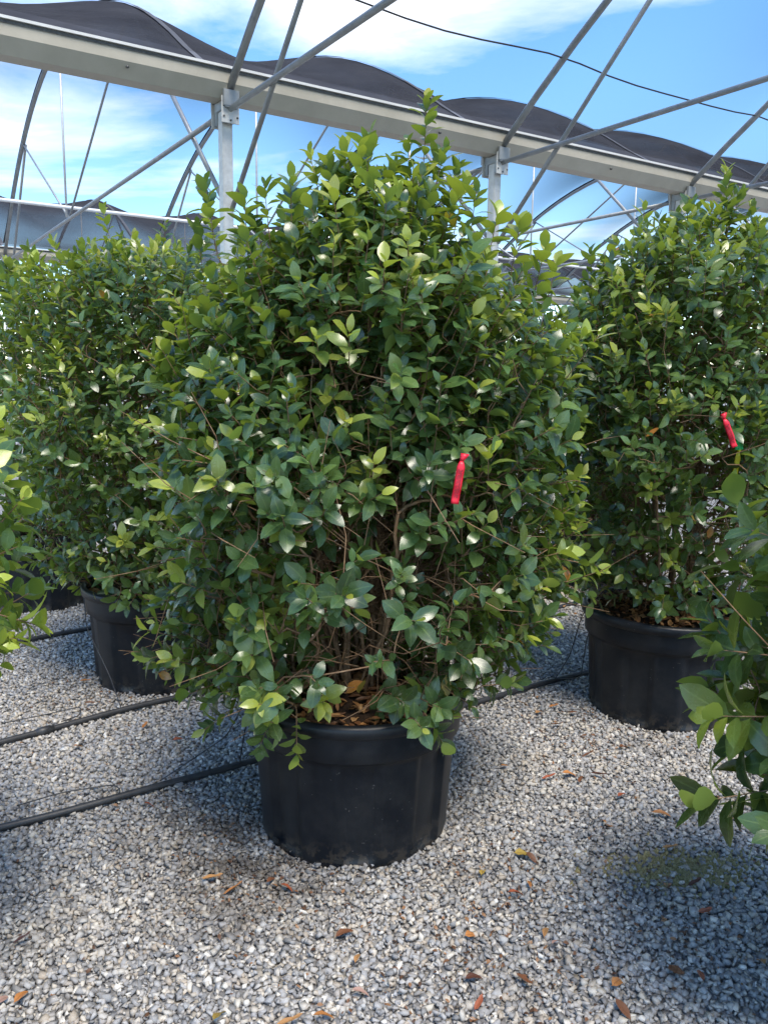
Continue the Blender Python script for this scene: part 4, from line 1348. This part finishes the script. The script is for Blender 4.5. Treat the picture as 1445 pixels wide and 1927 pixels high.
FALLEN = [
    (397, 1650, 'tan', 0.058, 85, 'tan dry leaf left of the central pot base'),
    (436, 1674, 'orange', 0.058, 80, 'narrow orange leaf just below the tan one left of the pot'),
    (512, 1655, 'brown', 0.05, 40, 'brown leaf on damp gravel at the pot base'),
    (540, 1668, 'red', 0.045, 110, 'reddish leaf scrap against the front pot base'),
    (984, 1604, 'yellow', 0.062, 75, 'large curled olive-yellow leaf right of the central pot'),
    (1000, 1612, 'brown', 0.05, 150, 'brown leaf tucked under the curled olive-yellow one'),
    (908, 1638, 'yellow', 0.055, 10, 'upright brown and yellow leaf nearest the right side of the pot'),
    (972, 1679, 'red', 0.06, 70, 'folded red-brown leaf with pale midrib right of the pot'),
    (997, 1662, 'orange', 0.04, 5, 'small orange leaf beside the folded red-brown one'),
    (1244, 1530, 'orange', 0.065, 100, 'large orange-brown leaf above the moss patch'),
    (1136, 1544, 'orange', 0.045, 0, 'single orange leaf left of the moss patch'),
    (1258, 1593, 'tan', 0.05, 80, 'tan leaf lying on the moss patch'),
    (886, 1757, 'orange', 0.045, 60, 'orange leaf on open gravel in the lower middle right'),
    (1028, 1752, 'tan', 0.055, 20, 'tan curled leaf on gravel below the folded red-brown leaf'),
    (1045, 1770, 'pink', 0.035, 50, 'small pinkish leaf below the tan curled one'),
    (1072, 1455, 'orange', 0.062, 80, 'orange leaf in the upper gravel between the pots'),
    (1030, 1462, 'red', 0.05, 85, 'reddish leaf left of the orange one between the pots'),
    (1104, 1420, 'brown', 0.05, 85, 'dark brown leaf near the right pot shadow'),
    (1092, 1466, 'brown', 0.05, 30, 'bent brown leaf below the dark one between the pots'),
    (1124, 1456, 'dark', 0.055, 110, 'dark curled leaf right of the bent brown one'),
    (1174, 1404, 'brown', 0.05, 70, 'brown leaf lying in front of the right pot'),
    (1170, 1494, 'red', 0.045, 60, 'red-brown leaf scrap above the single orange leaf'),
    (948, 1440, 'orange', 0.03, 70, 'tiny orange leaf close to the central pot on the right'),
    (648, 1754, 'brown', 0.055, 60, 'dull brown leaf below the central pot'),
    (672, 1800, 'tan', 0.04, 10, 'small tan leaf under the dull brown one'),
    (412, 1906, 'yellow', 0.058, 8, 'yellow-green leaf at the bottom edge left of the middle'),
    (610, 1910, 'orange', 0.055, 80, 'orange leaf at the bottom edge near the middle'),
    (540, 1923, 'tan', 0.06, 85, 'tan leaf cut by the bottom edge'),
    (680, 1864, 'pink', 0.05, 85, 'pale pink leaf near the bottom edge'),
    (41, 1873, 'orange', 0.045, 20, 'orange leaf in the lower left corner'),
    (40, 1766, 'dark', 0.045, 70, 'dark red-brown leaf near the left edge'),
    (3, 1880, 'pink', 0.04, 30, 'pinkish leaf on the left edge at the bottom'),
    (899, 1888, 'red', 0.04, 30, 'red-orange leaf near the bottom edge right of the middle'),
    (985, 1841, 'brown', 0.05, 150, 'brown leaf in the lower gravel above the red-orange one'),
    (892, 1838, 'dark', 0.05, 80, 'dark rolled leaf on dirty gravel at lower centre right'),
    (1161, 1845, 'orange', 0.05, 40, 'orange-brown leaf in the lower right gravel'),
    (1171, 1897, 'brown', 0.058, 160, 'long brown leaf at the bottom right'),
    (1271, 1825, 'brown', 0.066, 160, 'longest brown leaf standing on edge at lower right'),
    (1318, 1835, 'red', 0.045, 10, 'small red-brown leaf right of the longest brown leaf'),
    (1324, 1713, 'red', 0.045, 70, 'reddish leaf below the moss patch at right'),
    (1288, 1752, 'dark', 0.045, 20, 'dark leaf scrap midway down the right gravel'),
    (1430, 1805, 'tan', 0.05, 5, 'tan leaf at the right edge near the bottom'),
    (1305, 1660, 'dark', 0.045, 80, 'dark leaf scrap just under the moss patch'),
    (1013, 1310, 'orange', 0.05, 20, 'orange leaf near the hose behind the central pot'),
    (1040, 1328, 'orange', 0.05, 60, 'bright orange leaf right of the hose-side one'),
    (984, 1322, 'tan', 0.045, 80, 'tan leaf on the bright gravel behind the central pot'),
    (1014, 1338, 'tan', 0.05, 50, 'tan leaf below the bright orange one near the hose'),
    (1047, 1362, 'brown', 0.05, 85, 'brown leaf on bright gravel left of the right pot'),
    (1078, 1340, 'brown', 0.045, 70, 'brown leaf touching the shadow of the right pot'),
    (1085, 1155, 'orange', 0.05, 60, 'orange leaf behind the right pot'),
    (1062, 1140, 'tan', 0.05, 20, 'tan leaf farthest back beside the right pot'),
    (335, 1389, 'red', 0.045, 60, 'red-brown leaf between the two left hoses'),
    (148, 1402, 'orange', 0.045, 30, 'orange-brown leaf below the hose coupling'),
    (272, 1365, 'orange', 0.04, 10, 'small orange leaf just below the second hose'),
    (170, 1322, 'brown', 0.05, 80, 'brown leaf left of the left pot base'),
    (160, 1280, 'orange', 0.05, 85, 'orange-brown leaf in shade left of the left pot'),
    (282, 1512, 'red', 0.04, 80, 'red-brown leaf below the front hose'),
    (1450 - 60, 1340, 'brown', 0.045, 40, 'brown leaf beside the right pot partly behind leaves'),
]
fr = random.Random(9)
for (u, v, cn, size, ang, label) in FALLEN:
    p = unground(u, v)
    V, F, UV = LV_DEAD[fr.randrange(len(LV_DEAD))]
    c = np.array(DEADC[cn]) * fr.uniform(0.85, 1.15)
    me = np_mesh('fallen_leaf', V - np.array([0, 0.5, np.median(V[:, 2])]), F, 4, M_DEAD, True, UV, np.tile(c, (len(V), 1)))
    o = link('fallen_leaf', me)
    o.location = p
    # angle on the ground: 0 = pointing away from the camera, 90 = pointing right
    o.rotation_euler = (fr.uniform(-0.25, 0.25), fr.uniform(-0.35, 0.35), -R(ang) + fr.uniform(-.1, .1))
    o.scale = (size * 1.14,) * 3
    tag(o, label, 'fallen leaf', 'dry leaves fallen on the gravel')

# fine brown leaf crumbs and bark bits trodden into the gravel
dn_ = 2600
cen = np.array([(-0.40, 2.45), (-0.55, 2.75), (0.3, 2.5), (0.9, 3.4), (1.0, 3.6), (0.4, 2.1), (-0.2, 2.35), (-1.4, 4.0), (0.2, 2.0), (0.9, 2.3)])
pick = rng.integers(0, len(cen), dn_)
xy = cen[pick] + rng.normal(0, 0.17, (dn_, 2))
wide = rng.random(dn_) < 0.45
xy[wide] = np.stack([rng.uniform(-1.6, 1.8, wide.sum()), rng.uniform(1.7, 4.4, wide.sum())], 1)
ok = np.ones(dn_, bool)
for (a, b) in POTS.values():
    ok &= (xy[:, 0] - a) ** 2 + (xy[:, 1] - b) ** 2 > 0.345 ** 2
xy = xy[ok]; n_ = len(xy)
pos = np.column_stack([xy, rng.uniform(0.008, 0.022, n_)])
yaw = rng.uniform(0, 6.28, n_)
dd = np.stack([np.cos(yaw), np.sin(yaw), rng.normal(0, 0.3, n_)], 1)
nn = np.stack([rng.normal(0, 0.4, n_), rng.normal(0, 0.4, n_), np.ones(n_)], 1)
pal = np.array([(0.16, 0.075, 0.035), (0.09, 0.045, 0.024), (0.25, 0.13, 0.06), (0.06, 0.035, 0.022)])
Mx = leaf_matrices(pos, dd, nn, rng.uniform(0.008, 0.022, n_))
V, L, U, Cc = expand_leaves(Mx, pos, rng.integers(0, len(LV_FAR), n_), pal[rng.integers(0, 4, n_)], LV_FAR)
o = link('leaf_debris', np_mesh('leaf_debris', V, L, 4, M_DEAD, True, U, Cc))
tag(o, 'small brown leaf crumbs and bark bits scattered through the gravel', 'debris', kind='stuff')
